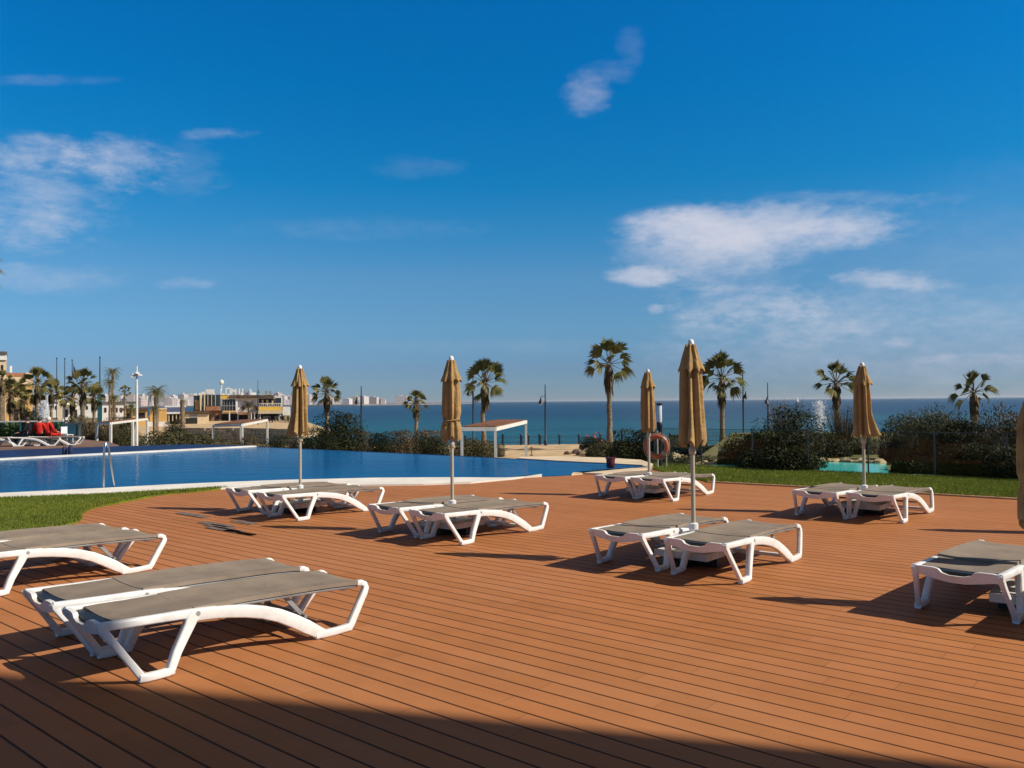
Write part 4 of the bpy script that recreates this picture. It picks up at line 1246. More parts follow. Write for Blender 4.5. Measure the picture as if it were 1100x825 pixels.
lp = at(709, 501, 20.6)
lamp = empty('garden_lamp', (lp.x, 20.6, 0), 0, 'black garden bollard lamp with a pale cylinder head, the lifebuoy hung before it', 'lamp')
zc = at(709, 433, 20.6).z
MB().lathe([(.09, -.02), (.09, .03), (.065, .04), (.065, zc - .62), (.075, zc - .60), (.075, zc - .50), (.06, zc - .48)], n=16).build('post', M['lamp_black'], lamp, smooth=40)
MB().lathe([(.062, zc - .485), (.066, zc - .46), (.066, zc - .06), (.06, zc - .05)], n=16).build('diffuser', M['diffuser'], lamp, smooth=40)
MB().lathe([(.02, zc - .055), (.082, zc - .05), (.082, zc - .02), (.05, zc), (.01, zc + .01)], n=16).build('cap', M['lamp_black'], lamp, smooth=40)
st = empty('buoy_stand', (lp.x - .08, 20.2, 0), 0, 'pale metal stand holding up the lifebuoy beside the garden lamp', 'stand')
MB().tube((-.05, 0, 0), (-.05, 0, .95), .02, n=8).tube((.17, 0, 0), (.17, 0, .62), .016, n=8).bar((-.08, 0, .90), (.02, -.05, .90), .03, .03).build('frame', M['alu'], st)
MB().box(-.14, .26, -.12, .12, .0, .03).build('foot_plate', M['concrete'], st)
bc = at(705.5, 479.5, 20.05)
buoy = empty('lifebuoy', tuple(bc), R(-18), 'faded orange ring lifebuoy hanging on its stand by the pool corner', 'lifebuoy')
rb = MB(); nn_ = 40
for seg in range(1):
    pts = [(0.25 * math.cos(a), 0, 0.25 * math.sin(a)) for a in np.linspace(0, 2 * PI, nn_ + 1)]
    vs = []
    for i in range(nn_):
        a = 2 * PI * i / nn_
        for k in range(12):
            t = 2 * PI * k / 12; r = .25 + .062 * math.cos(t)
            vs.append((r * math.cos(a), .055 * math.sin(t), r * math.sin(a)))
    rb.add(vs, [(i * 12 + k, i * 12 + (k + 1) % 12, ((i + 1) % nn_) * 12 + (k + 1) % 12, ((i + 1) % nn_) * 12 + k) for i in range(nn_) for k in range(12)])
rb.build('ring', M['buoy'], buoy, smooth=60)
for a0 in (45, 135, 225, 315):
    b = MB(); vs = []
    for i in range(5):
        a = R(a0 - 10 + 5 * i)
        for k in range(12):
            t = 2 * PI * k / 12; r = .25 + .066 * math.cos(t)
            vs.append((r * math.cos(a), .059 * math.sin(t), r * math.sin(a)))
    b.add(vs, [(i * 12 + k, i * 12 + (k + 1) % 12, (i + 1) * 12 + (k + 1) % 12, (i + 1) * 12 + k) for i in range(4) for k in range(12)])
    b.build('band', M['buoy_white'], buoy, smooth=60)
rp = MB().path([(.335 * math.cos(a) * (1 + .04 * math.cos(4 * a + PI)), -.02, .335 * math.sin(a) * (1 + .04 * math.cos(4 * a + PI))) for a in np.linspace(0, 2 * PI, 41)], [.008] * 41, 5)
rp.build('rope', M['buoy_white'], buoy)
pk = g(656, 502.6, .05)
pot = MB().lathe([(.085, 0), (.10, .02), (.11, .22), (.125, .225), (.125, .26), (.09, .262), (.085, .2)], n=16)
tag(pot.build('bucket', M['maroon'], smooth=40, loc=(pk[0], pk[1], .052)), 'small dark maroon bucket on the corner of the pool edge', 'bucket')

# pool handrails
hp = g(113, 523.0, .05)
hl = empty('pool_handrail', (hp[0], hp[1], .05), 0, 'curved steel handrail pair leading into the pool from the coping', 'handrail')
for (dx, dy) in ((-.03, 0), (-.25, .44)):
    m = 'chrome'
    pts = [(dx + a_, dy + b_, c_) for a_, b_, c_ in ((0, 0, -.05), (0, 0, .60), (.005, .01, .78), (.02, .03, .87), (.045, .05, .87), (.06, .07, .78), (.09, .11, .45), (.13, .17, .0), (.15, .2, -.3))]
    MB().path(pts, [.022] * len(pts), 10).build('rail', M[m], hl, smooth=60)
# ------------------------------------------------------------------ promenade: railing posts, street lamps
GP = 'dark posts along the edge of the promenade'
rail = empty('promenade_railing', at(560, 481, 56.8) * 1.0, 0, 'low wire railing between dark posts along the promenade over the sea', 'railing')
rail.location.z = LAND_Z
x0 = rail.location.x
us = [470, 500, 540, 560, 567.5, 580, 601, 622, 645, 668, 690, 720, 752, 775]
prev = None
for u in us:
    x = at(u, 481, 56.8).x - x0
    w = .16 if u in (560, 580, 567.5) else .12
    MB().lathe([(w * .55, 0), (w * .55, .74), (w * .62, .76), (w * .62, .86), (w * .3, .92)], (x, 0, 0), 8).build('post', M['lamp_black'], rail, smooth=40)
xa, xb = at(470, 481, 56.8).x - x0, at(790, 481, 56.8).x - x0
for z in (.35, .68):
    MB().tube((xa, 0, z), (xb, 0, z), .018, n=6).build('rail', M['rail_metal'], rail)


def street_lamp(u, vtop, vlamp, d, label, side=-1, zb=LAND_Z):
    t = at(u, vtop, d); zl = at(u, vlamp, d).z
    root = empty('street_lamp', (t.x, d, zb), 0, label, 'street lamp', 'promenade street lamps')
    H = t.z - zb; h = zl - zb
    MB().lathe([(.11, 0), (.11, .5), (.07, .55), (.06, h), (.04, h + .2), (.03, H)], n=10).build('post', M['lamp_black'], root, smooth=40)
    arm = MB().path([(0, 0, h + .45), (side * .15, 0, h + .5), (side * .30, 0, h + .42)], [.02] * 3, 6)
    arm.build('arm', M['lamp_black'], root)
    hd = MB().lathe([(.03, .42), (.05, .30), (.09, .22), (.17, .02), (.19, -.02), (.12, -.04)], (side * .30, 0, h), 12)
    hd.build('lamp_shade', M['lamp_black'], root, smooth=40)
    MB().lathe([(.10, -.035), (.09, -.10), (.04, -.14)], (side * .30, 0, h), 10).build('bulb', M['diffuser'], root, smooth=50)
    return root


street_lamp(388, 415, 433, 56, 'street lamp with a hanging bell shade beside the big rounded bush')
street_lamp(585.5, 413, 433, 56, 'street lamp standing in the open sand with its bell shade towards the shelter')
street_lamp(508, 401, 424, 55.5, 'street lamp post half hidden behind the palm by the shelter')
street_lamp(797.8, 397, 427, 55, 'taller street lamp by the crown of the full palm', side=.6)
street_lamp(824.5, 411, 433, 62, 'street lamp between the full palm and the twiggy shrub', side=-.3)
street_lamp(277, 408, 422, 120, 'far street lamp in front of the restaurant', side=.3)
sk = g(572, 492, LAND_Z + .16)
bl = empty('path_light', (sk[0], 45.5, LAND_Z + .16), 0, 'small dark path light standing in the sand by the shelter', 'path light')
MB().lathe([(.11, 0), (.11, .04), (.03, .05), (.03, .38)], n=8).build('stake', M['trunk'], bl, smooth=40)
MB().lathe([(.05, .37), (.07, .39), (.07, .48), (.03, .5)], n=8).build('head', M['trunk'], bl, smooth=40)

# ------------------------------------------------------------------ beach shelters
def shelter(P1, P2, back, label, zg=LAND_Z, mid=False, post=.085):
    P1 = Vector(P1); P2 = Vector(P2); back = Vector(back)
    root = empty('beach_shelter', ((P1.x + P2.x) / 2, (P1.y + P2.y) / 2, zg), 0, label, 'shelter', 'white framed beach shelters')
    o = Vector(root.location); A, B = P1 - o, P2 - o; C, D = B + back, A + back
    b = MB()
    for a, c in ((A, B), (D, C), (A, D), (B, C)):
        d = (c - a).normalized() * .0
        b.bar(a - d, c + d, .10, .12)
    b.build('roof_frame', M['white_paint'], root)
    rf = MB(); e1 = (B - A); e2 = back; nrm = e1.cross(e2).normalized()
    if nrm.z < 0: nrm = -nrm
    k = 14
    for i in range(k):
        f0 = (i + .12) / k; f1 = (i + .97) / k
        q = [A + e1 * .02 + e2 * f0, A + e1 * .98 + e2 * f0, A + e1 * .98 + e2 * f1, A + e1 * .02 + e2 * f1]
        rf.add([x + nrm * .065 for x in q] + [x + nrm * .095 for x in q], [(3, 2, 1, 0), (4, 5, 6, 7), (0, 1, 5, 4), (1, 2, 6, 5), (2, 3, 7, 6), (3, 0, 4, 7)] if e1.cross(e2).z > 0 else [(0, 1, 2, 3), (7, 6, 5, 4), (4, 5, 1, 0), (5, 6, 2, 1), (6, 7, 3, 2), (7, 4, 0, 3)])
    rf.build('roof', M['wood_brown'], root)
    legs = [A, B, C, D]
    if mid: legs.append((A + B) / 2 + Vector((.15, 0, 0)))
    for q in legs:
        MB().bar((q.x, q.y, -.1), (q.x, q.y, q.z - .04), post, post, (0, 1, 0)).build('leg', M['white_paint'], root)
    return root


a, b_ = at(532, 461, 27), at(565, 453.2, 30)
shelter(a, b_, at(496, 461, 27) - a, 'nearest beach shelter with a brown slatted roof, by the palm and the sand')
a, b_ = at(260, 456.6, 42), at(287, 451.4, 46.5)
shelter(a, b_, at(229, 457.6, 42.4) - a, 'brown roofed beach shelter in front of the restaurant', post=.10)
a, b_ = at(119, 454.8, 44), at(158, 450.2, 50)
shelter(a, b_, at(104, 455.2, 44.4) - a, 'beach shelter with a bare white frame beside the white light mast', mid=True, post=.11)

# ------------------------------------------------------------------ left terrace: teal glass, loungers, people
tg = empty('glass_screen', (0, 0, 0), 0, 'teal glass windscreen with a white top rail behind the far loungers', 'fence')
for i, (u0, u1) in enumerate(((-40, -5), (-4.5, 22), (22.5, 46), (46.5, 68))):
    p = at(u0, 466, 37); q = at(u1, 466, 37)
    MB().bar((p.x, 37, .52), (q.x, 37, .52), .012, .92).build('glass_panel', M['teal_glass'], tg)
    MB().bar((p.x - .02, 37, 1.01), (q.x + .02, 37, 1.01), .06, .06).build('top_rail', M['white_paint'], tg)
    MB().bar((q.x, 37, .03), (q.x, 37, .99), .05, .05, (0, 1, 0)).build('post', M['teal_paint'], tg)
p, q = at(69, 466, 37), at(88, 466, 38.5)
MB().bar((p.x, 37, .47), (q.x, 38.5, .47), .012, .9).build('glass_panel', M['teal_glass'], tg)

far_spots = [(6, 33.4, 14, 'far lounger at the end of the row by the teal screen'), (40, 33.6, 14, 'far lounger on which the red-clad people sit'),
             (62, 34.0, 14, 'far lounger at the end of the row next to the white chairs'), (-26, 33.2, 14, 'far lounger cut off by the edge of the view')]
for (u, d, a, lab) in far_spots:
    o = copy_tree(proto)
    p = at(u, 470, d)
    o.location = (p.x, d, .05); o.rotation_euler = (0, 0, R(a))
    tag(o, lab, 'sun lounger', 'white loungers on the far terrace')


def skin_mesh(name, verts, edges, radii, root=0, sub=2):
    me = bpy.data.meshes.new(name); me.from_pydata(verts, edges, []); me.update()
    o = bpy.data.objects.new(name, me); COL.objects.link(o)
    sk_ = o.modifiers.new('skin', 'SKIN'); sb = o.modifiers.new('sub', 'SUBSURF'); sb.levels = sb.render_levels = sub
    lay = me.skin_vertices[0].data if me.skin_vertices else None
    for i, r in enumerate(radii):
        lay[i].radius = (r, r) if isinstance(r, (int, float)) else r
    lay[root].use_root = True
    dg = bpy.context.evaluated_depsgraph_get()
    out = bpy.data.meshes.new_from_object(o.evaluated_get(dg))
    out.name = name
    bpy.data.objects.remove(o); bpy.data.meshes.remove(me)
    out.polygons.foreach_set('use_smooth', [True] * len(out.polygons))
    return out


def seated_person(loc, rz, label, shirt, trousers, hair, arms='lap', cap=None):
    """sitting on a lounger; local +y is the way the person faces, z=0 at the seat"""
    root = empty('person', loc, rz, label, 'person', 'people sitting on the far loungers')
    V = [(0, 0, .10), (0, -.02, .25), (0, -.03, .42), (0, -.01, .52), (0, .01, .60), (0, .03, .68), (0, .03, .76)]
    r = [.13, .12, .135, .07, .048, .085, .075]
    E = [(0, 1), (1, 2), (2, 3), (3, 4), (4, 5), (5, 6)]
    for sg in (-1, 1):
        b = len(V)
        V += [(sg * .10, .06, .09), (sg * .13, .45, .10), (sg * .13, .52, -.16), (sg * .13, .50, -.36), (sg * .13, .62, -.375)]
        r += [.085, .062, .05, .036, .03]; E += [(0, b), (b, b + 1), (b + 1, b + 2), (b + 2, b + 3), (b + 3, b + 4)]
        b = len(V)
        V += [(sg * .18, -.02, .50), (sg * .25, .02, .27), (sg * .20, .24, .18), (sg * .18, .31, .17)]
        r += [.06, .043, .034, .032]; E += [(3, b), (b, b + 1), (b + 1, b + 2), (b + 2, b + 3)]
        hb = len(V) - 1
        for k in range(4):
            n0 = len(V); V += [(sg * (.155 + .018 * k), .37, .165), (sg * (.155 + .018 * k), .40 - .008 * abs(k - 1.5), .145)]
            r += [.0095, .008]; E += [(hb, n0), (n0, n0 + 1)]
        n0 = len(V); V += [(sg * .145, .335, .18)]; r += [.010]; E += [(hb, n0)]
    me = skin_mesh('body', V, E, r, 0, 1); me.materials.append(M['skin'])
    body = link('body', me, root)
    # jacket: torso and sleeves a little proud of the body
    JV = [(0, -.0, .08), (0, -.02, .25), (0, -.03, .42), (0, -.01, .54)]; jr = [.155, .15, .165, .085]; JE = [(0, 1), (1, 2), (2, 3)]
    for sg in (-1, 1):
        b = len(JV); JV += [(sg * .18, -.02, .50), (sg * .25, .02, .27), (sg * .20, .23, .185)]; jr += [.075, .058, .045]; JE += [(3, b), (b, b + 1), (b + 1, b + 2)]
    me = skin_mesh('jacket', JV, JE, jr, 0, 1); me.materials.append(M[shirt]); link('jacket', me, root)
    TV = [(0, 0, .09)]; tr_ = [.15]; TE = []
    for sg in (-1, 1):
        b = len(TV); TV += [(sg * .10, .06, .09), (sg * .13, .45, .10), (sg * .13, .52, -.16), (sg * .13, .50, -.33)]; tr_ += [.10, .075, .062, .05]; TE += [(0, b), (b, b + 1), (b + 1, b + 2), (b + 2, b + 3)]
    me = skin_mesh('trousers', TV, TE, tr_, 0, 1); me.materials.append(M[trousers]); link('trousers', me, root)
    hb = MB().ball((0, .005, .735), .098, 10, (.92, 1.0, .95))
    hb.v = [(x, y if not (y > .055 and z < .75) else .055, z) for x, y, z in hb.v]
    hb.build('hair', M[hair], root, smooth=60)
    fc = MB(); fc.ball((0, .118, .70), .014, 6, (.8, 1.2, 1.4)); fc.ball((-.034, .10, .725), .010, 6); fc.ball((.034, .10, .725), .010, 6)
    fc.build('face', M['skin'], root, smooth=60)
    return root


def seat_at(u, d, dz=0.0):
    p = at(u, 470, d); return (p.x, d, .05 + .385 + dz)
seated_person(seat_at(42.5, 33.75), R(8), 'person in a red jacket sitting on a far lounger, back turned, dark hair', 'red_cloth', 'dark_cloth', 'hair')
seated_person(seat_at(52.0, 33.95), R(-20), 'person in a bright red jacket with a white cap on a far lounger', 'red_cloth', 'red_cloth', 'white_cloth')
seated_person(seat_at(29.5, 33.55), R(100), 'person in dark clothes sitting on a far lounger with bare forearms', 'dark_cloth', 'dark_cloth', 'hair')

def white_chair(u, d, label, rz):
    p = at(u, 478, d)
    root = empty('garden_chair', (p.x, d, .05), rz, label, 'chair', 'white chairs beside the teal glass')
    MB().box(-.22, .22, -.22, .22, .42, .45).build('seat', M['white_plastic'], root)
    MB().box(-.22, .22, .20, .23, .50, .85).build('backrest', M['white_plastic'], root)
    for sx in (-1, 1):
        for sy in (-1, 1):
            MB().bar((sx * .20, sy * .20, 0), (sx * .19, sy * .20, .87 if sy > 0 else .42), .035, .035, (0, 1, 0)).build('leg', M['white_plastic'], root)
    return root
white_chair(72, 36, 'white garden chair beside the end post of the teal screen', R(75)).scale = (.8, .8, .85)
for (u, v, lab) in ((69.3, 488, 'navy swim bag on the tiled pool edge, the flatter of two'), (75.8, 488, 'navy swim bag on the tiled pool edge, the taller of two')):
    p = g(u, v, .02)
    b = MB().lathe([(.055, 0), (.075, .04), (.07, .20 if u < 72 else .26), (.045, .25 if u < 72 else .31), (.02, .26 if u < 72 else .32)], n=12)
    o = b.build('swim_bag', M['flag_cloth'], smooth=40, loc=(p[0], p[1], .021)); tag(o, lab, 'bag')
    MB().path([(-.04, 0, .2), (-.03, -.01, .33), (.03, -.01, .33), (.04, 0, .2)], [.008] * 4, 6).build('handle', M['flag_cloth'], o)

# ------------------------------------------------------------------ masts, poles
def flagpole(u, vt, d, label, r=.07):
    t = at(u, vt, d)
    root = empty('flagpole', (t.x, d, LAND_Z), 0, label, 'flagpole', 'flagpoles by the hotel garden')
    H = t.z - LAND_Z
    MB().lathe([(r * 1.6, 0), (r * 1.6, .3), (r, .35), (r * .6, H)], n=10).build('pole', M['lamp_black'], root, smooth=40)
    MB().ball((0, 0, H + .08), .10, 6).build('finial', M['lamp_black'], root, smooth=50)
    return root, H
flagpole(61.0, 385.5, 105, 'bare flagpole, first of the row by the hotel')
flagpole(69.6, 386.0, 106, 'bare flagpole between the first one and the one with a flag')
fp, H = flagpole(77.5, 387.5, 107, 'flagpole from which a limp flag hangs')
fb = MB(); vs = []
for i in range(10):
    f = i / 9
    for k in range(6):
        h = k / 5
        vs.append((.05 + h * (.25 + .55 * f) + .05 * math.sin(6 * f), .12 * math.sin(9 * h + 4 * f), H - .3 - f * 1.9 - h * .6))
fb.add(vs, [(i * 6 + k, i * 6 + k + 1, (i + 1) * 6 + k + 1, (i + 1) * 6 + k) for i in range(9) for k in range(5)])
fo = fb.build('flag', [M['flag_cloth'], M['white_cloth']], None, smooth=60, loc=(fp.location.x, 107, LAND_Z))
fo.data.polygons.foreach_set('material_index', [1 if (i // 5) in (3, 4) and i % 5 < 2 else 0 for i in range(45)])
tag(fo, 'limp navy flag with a white patch on the third pole', 'flag')
flagpole(107.3, 384.5, 100, 'single flagpole by the two tall feather palms with a teal banner board', .09)
bp_ = at(107.8, 441, 99.8)
ban = empty('banner_board', (bp_.x, 99.7, LAND_Z), 0, 'narrow teal banner board at the foot of the single flagpole', 'banner')
MB().box(-.28, .28, -.06, .0, 1.2, 4.6).build('board', M['teal_paint'], ban)
MB().tube((-.2, .04, 0), (-.2, .04, 1.25), .04, n=6).tube((.2, .04, 0), (.2, .04, 1.25), .04, n=6).build('post', M['teal_paint'], ban)
mt = at(147, 393, 48)
mast = empty('light_mast', (mt.x, 48, LAND_Z), 0, 'tall white light mast with a cluster of floodlights at the top', 'light mast')
Hm = mt.z - LAND_Z
MB().lathe([(.10, 0), (.085, .4), (.07, Hm * .7), (.035, Hm)], n=10).build('pole', M['white_paint'], mast, smooth=40)
zf = at(147, 403, 48).z - LAND_Z
for dx, dz in ((-.22, 0), (-.14, .07), (.20, .02), (-.24, -.07), (.05, .14)):
    MB().bar((dx - .09, -.12, zf + dz), (dx + .09, .02, zf + dz - .03), .14, .09).build('floodlight', M['white_plastic'], mast)
MB().bar((-.30, 0, zf - .03), (.32, 0, zf - .03), .05, .05).build('crossarm', M['white_paint'], mast)
for dx in (-.05, .05):
    pass

# ------------------------------------------------------------------ fountains
def fountain(u, vt, vb, d, wpx, label, seed, zb):
    t = at(u, vt, d); zb_ = at(u, vb, d).z; H = t.z - zb; wd = wpx * d / FPX
    root = empty('fountain', (t.x, d, zb), 0, label, 'fountain')
    rng = np.random.default_rng(seed); n = 5200
    top_ = H * rng.uniform(.45, 1.0, n) ** .6             # droplets along ballistic arcs from one nozzle
    T = np.sqrt(2 * top_ / 9.8); tt = rng.uniform(.15, 2.0, n) * T
    z = np.sqrt(2 * 9.8 * top_) * tt - 4.9 * tt ** 2
    rad = wd * .5 * np.abs(rng.normal(0, .55, n)) * (tt / (2 * T)) + rng.uniform(0, .03, n) * wd; a = rng.uniform(0, 2 * PI, n)
    p = np.c_[rad * np.cos(a), rad * np.sin(a), np.maximum(z, .02)]
    s = rng.uniform(.25, 1.0, n) ** 2 * d * .0011
    ax = rng.normal(0, 1, (n, 3)); ax[:, 2] *= 2; ax /= np.linalg.norm(ax, axis=1)[:, None]
    sd_ = np.cross(ax, rng.normal(0, 1, (n, 3))); sd_ /= np.linalg.norm(sd_, axis=1)[:, None]
    v = np.empty((n, 4, 3)); s = s[:, None]
    v[:, 0] = p - ax * s; v[:, 1] = p + sd_ * s * .6; v[:, 2] = p + ax * s; v[:, 3] = p - sd_ * s * .6
    me = tri_mesh('water_jet', v.reshape(-1, 3), 4); me.materials.append(M['spray'])
    tag(link('water_jet', me, root), kind='stuff')
    MB().lathe([(wd * .9, -.3), (wd * .9, .06), (wd * .8, .08), (wd * .78, 0)], n=20).build('basin', M['stone'], root, smooth=30)
    MB().tube((0, 0, 0), (0, 0, .35), .05, n=8).build('nozzle', M['rail_metal'], root)
fountain(880, 430, 464, 29.5, 26, 'white fountain jet spraying above the dark shrubs', 1, -.1)
fountain(47, 430, 455, 60, 17, 'white fountain plume behind the teal screen', 2, LAND_Z + .9)

# sailboat on the horizon
sp = at(857, 429, 1400); sb_ = empty('sailboat', (sp.x, 1400, SEA_Z), R(35), 'tiny white sailboat on the horizon above the twiggy shrub', 'sailboat'); sb_.scale = (.7, .7, .7)
MB().prism([(-5, -1.2), (3, -1.3), (6, 0), (3, 1.3), (-5, 1.2)], -.3, 1.2).build('hull', M['white_wall'], sb_)
MB().add([(-.2, .05, 2), (-.2, .05, 14), (-4.6, .3, 2.2), (-.2, -.05, 2), (-.2, -.05, 14), (-4.6, .2, 2.2)], [(0, 1, 2), (3, 5, 4), (0, 3, 4, 1), (1, 4, 5, 2), (2, 5, 3, 0)]).build('mainsail', M['white_cloth'], sb_)
MB().add([(.3, 0.04, 13), (5.2, .04, 1.6), (.6, .4, 1.8), (.3, -.04, 13), (5.2, -.04, 1.6), (.6, .3, 1.8)], [(0, 1, 2), (3, 5, 4), (0, 3, 4, 1), (1, 4, 5, 2), (2, 5, 3, 0)]).build('jib', M['white_cloth'], sb_)
MB().tube((0, 0, 1), (0, 0, 14.6), .12, n=6).build('mast', M['alu'], sb_)

# ------------------------------------------------------------------ buildings on the left shore
def lpt(root, u, v, dd=0.0):
    """the pixel's point on the plane dd behind the building's front, in the building's own axes"""
    q = Matrix.Rotation(-root.rotation_euler.z, 3, 'Z')
    o = q @ (Vector((0, 0, CAM_H)) - Vector(root.location)); r = q @ ray(u, v)
    t = (dd - o.y) / r.y
    return o + r * t


def bx(root, name, m, u0, u1, v0, v1, d, depth, dd=0.0, bottom=None):
    """a block whose front face spans these pixels, dd behind the front of its building"""
    zm = (v0 + v1) / 2; um = (u0 + u1) / 2
    z1 = lpt(root, um, v0, dd).z
    z0 = lpt(root, um, v1, dd).z if bottom is None else bottom - root.location.z
    return MB().box(lpt(root, u0, zm, dd).x, lpt(root, u1, zm, dd).x, dd, dd + depth, z0, z1).build(name, M[m], root)


def broot(name, u, d, label, cat='building', group=None):
    p = at(u, 440, d)
    return empty(name, (p.x, d, LAND_Z), math.atan2(-p.x, d), label, cat, group)


h = broot('hotel', 15, 92, 'ochre hotel with a square tower and a terracotta roofed terrace')
bx(h, 'tower', 'cream_wall', -14, 6.6, 387, 455, 92, 6, bottom=LAND_Z)
bx(h, 'tower_band', 'white_wall', -14.5, 7.0, 380.0, 386.6, 92, 6.4, -.2)
bx(h, 'tower_roof', 'roof_grey', -15, 7.6, 377.4, 379.8, 92, 6.8, -.4)
bx(h, 'wall', 'yellow_wall', 6.8, 35, 413, 458, 92, 7, .6, bottom=LAND_Z)
bx(h, 'cornice', 'cream_wall', 6.9, 35.6, 405, 412.6, 92, 7.2, .4)
bx(h, 'roof', 'roof_tile', 7.2, 27, 400.5, 404.8, 92, 5, 1.2)
bx(h, 'parapet', 'cream_wall', 27.6, 34, 400, 404.8, 92, 5, 1.0)
bx(h, 'chimney', 'white_wall', 10.5, 13, 393, 400.3, 92, 1, 2.5)
for u0, v0, u1, v1 in ((9, 417, 12.5, 425), (15, 417, 19.5, 426), (22, 416, 27.5, 427), (15, 440, 20, 452), (24, 438, 30, 456)):
    bx(h, 'window', 'dark_inside', u0, u1, v0, v1, 92, .3, .52)
bx(h, 'balcony', 'cream_wall', 13, 30, 428, 432, 92, .9, -.4)
for v0 in (392, 408, 424): bx(h, 'window', 'dark_inside', 1.2, 3.6, v0, v0 + 6, 92, .3, -.06)
pl = broot('gate_pillar', 64, 84, 'cream pillar with a pointed cap among the palms', 'pillar')
bx(pl, 'shaft', 'cream_wall', 62.2, 66.6, 427, 455, 84, .45, bottom=LAND_Z)
bx(pl, 'cap', 'yellow_wall', 61.4, 67.4, 425.4, 427, 84, .6, -.08)
p = lpt(pl, 64.3, 425.4, .2); MB().lathe([(.30, 0), (.16, .35), (.02, .7)], (p.x, .15, p.z), 4).build('spire', M['yellow_wall'], pl)
k = broot('beach_kiosk', 76, 110, 'low white kiosk with dark openings behind the flagpoles')
bx(k, 'wall', 'white_wall', 67, 84, 435, 456, 110, 5, bottom=LAND_Z)
bx(k, 'awning', 'white_paint', 66, 85, 432.6, 434.6, 110, 2, -1.6)
for u0, u1 in ((69, 73), (75.5, 79), (80, 83)): bx(k, 'window', 'dark_inside', u0, u1, 440, 448, 110, .3, -.06)
k = broot('white_house', 116, 130, 'pale house with a flat roof behind the two tall palms')
bx(k, 'wall', 'white_wall', 108, 134, 434, 452, 130, 8, bottom=LAND_Z)
bx(k, 'roof', 'roof_grey', 107, 135, 432.6, 433.9, 130, 8.4, -.2)
for u0 in (112, 118, 124, 129): bx(k, 'window', 'dark_inside', u0, u0 + 2.5, 438, 443, 130, .3, -.06)
k = broot('pavilion', 144, 118, 'brown pavilion with a yellow front and deep dark openings')
bx(k, 'wall', 'yellow_wall', 133, 158, 441.5, 458, 118, 5, bottom=LAND_Z)
bx(k, 'roof', 'thatch', 128, 159, 438.6, 441.3, 118, 6, -.6)
bx(k, 'window', 'dark_inside', 148.5, 156, 443.5, 450, 118, .3, -.06)
bx(k, 'door', 'dark_inside', 136, 142, 444, 457, 118, .3, -.06)
k = broot('yellow_house', 170, 122, 'small bright yellow house with one dark window')
bx(k, 'wall', 'yellow_wall', 161, 179.2, 440, 456, 122, 6, bottom=LAND_Z)
bx(k, 'parapet', 'cream_wall', 166, 179.4, 438.4, 440, 122, 6.2, -.1)
bx(k, 'window', 'dark_inside', 166, 170.6, 445, 449.5, 122, .3, -.06)
bx(k, 'low_wall', 'white_wall', 158, 181, 453, 462, 122, .4, -8, bottom=LAND_Z)
k = broot('blue_roofed_hall', 190, 135, 'low hall with a blue roof and pale awning')
bx(k, 'roof', 'roof_blue', 178, 196, 437.5, 442.6, 135, 6)
bx(k, 'ridge', 'white_wall', 177, 200, 435.8, 437.4, 135, 6.2, 1)
bx(k, 'awning', 'white_paint', 179, 197.5, 442.8, 444.6, 135, 4, -3)
bx(k, 'wall', 'dark_inside', 180, 196, 444.7, 454, 135, 5, bottom=LAND_Z)
for u0 in (181, 185, 189, 193): bx(k, 'post', 'cream_wall', u0, u0 + 1, 444.6, 455, 135, .3, -2.8, bottom=LAND_Z)
k = broot('beige_outbuilding', 214, 128, 'flat beige outbuilding with a brown roof edge, beside the glass restaurant tower')
bx(k, 'wall', 'cream_wall', 199, 224.5, 444.6, 458, 128, 5, bottom=LAND_Z)
bx(k, 'roof', 'thatch', 196, 226, 442.2, 444.2, 128, 5.6, -.4)
bx(k, 'opening', 'dark_inside', 199.5, 212, 449, 456, 128, .3, -.06)
bx(k, 'window', 'grey_plastic', 204, 212, 445.5, 448.5, 128, .3, -.05)

for (u, d, w, lab) in ((88, 205, 44, 'long pale house far behind the palms by the flagpoles'), (58, 215, 26, 'pale house far behind the cream pillar'), (128, 225, 40, 'pale flat house far behind the two tall feather palms')):
    k = broot('far_house', u, d, lab)
    bx(k, 'wall', 'white_wall', u - w / 2, u + w / 2, 432.5, 452, d, 9, bottom=LAND_Z)
    bx(k, 'roof', 'roof_grey', u - w / 2 - 1, u + w / 2 + 1, 431.4, 432.4, d, 9.6, -.3)
    for j in range(int(w / 6)): bx(k, 'window', 'dark_inside', u - w / 2 + 2 + 6 * j, u - w / 2 + 4.5 + 6 * j, 436, 440, d, .3, -.06)

# restaurant
D = 150
r_ = broot('restaurant', 255, D, 'two storey beach restaurant with a dark glass end, yellow balcony and thatched roof terrace')
bx(r_, 'glass_tower', 'window_glass', 208, 214.5, 425, 441, D, 8)
bx(r_, 'glass_tower', 'window_glass', 217, 236.5, 424, 441, D, 8, -1)
bx(r_, 'tower_panel', 'yellow_wall', 209.5, 213.6, 430, 440.5, D, .3, -.2)
for u0 in (214.8, 219.0): bx(r_, 'pilaster', 'cream_wall', u0, u0 + 1.3, 423.5, 441, D, .5, -1.5)
for u0, u1, v0, v1 in ((208, 211, 422.6, 424.8), (216, 222, 420.8, 423.8), (221, 230, 418.3, 423.8)):
    bx(r_, 'roof_unit', 'white_wall', u0, u1, v0, v1, D, 2, -.5)
bx(r_, 'brown_band', 'roof_tile', 221, 237, 436.5, 441, D, .5, -1.6)
bx(r_, 'lower_wall', 'roof_tile', 207, 238, 441.3, 459, D, 8, bottom=LAND_Z)
for u0 in (212, 222, 231): bx(r_, 'window', 'dark_inside', u0, u0 + 4, 446, 452, D, .3, -.1)
bx(r_, 'yellow_sign', 'sun_yellow', 237, 245.4, 423.4, 428.6, D, 1, -1)
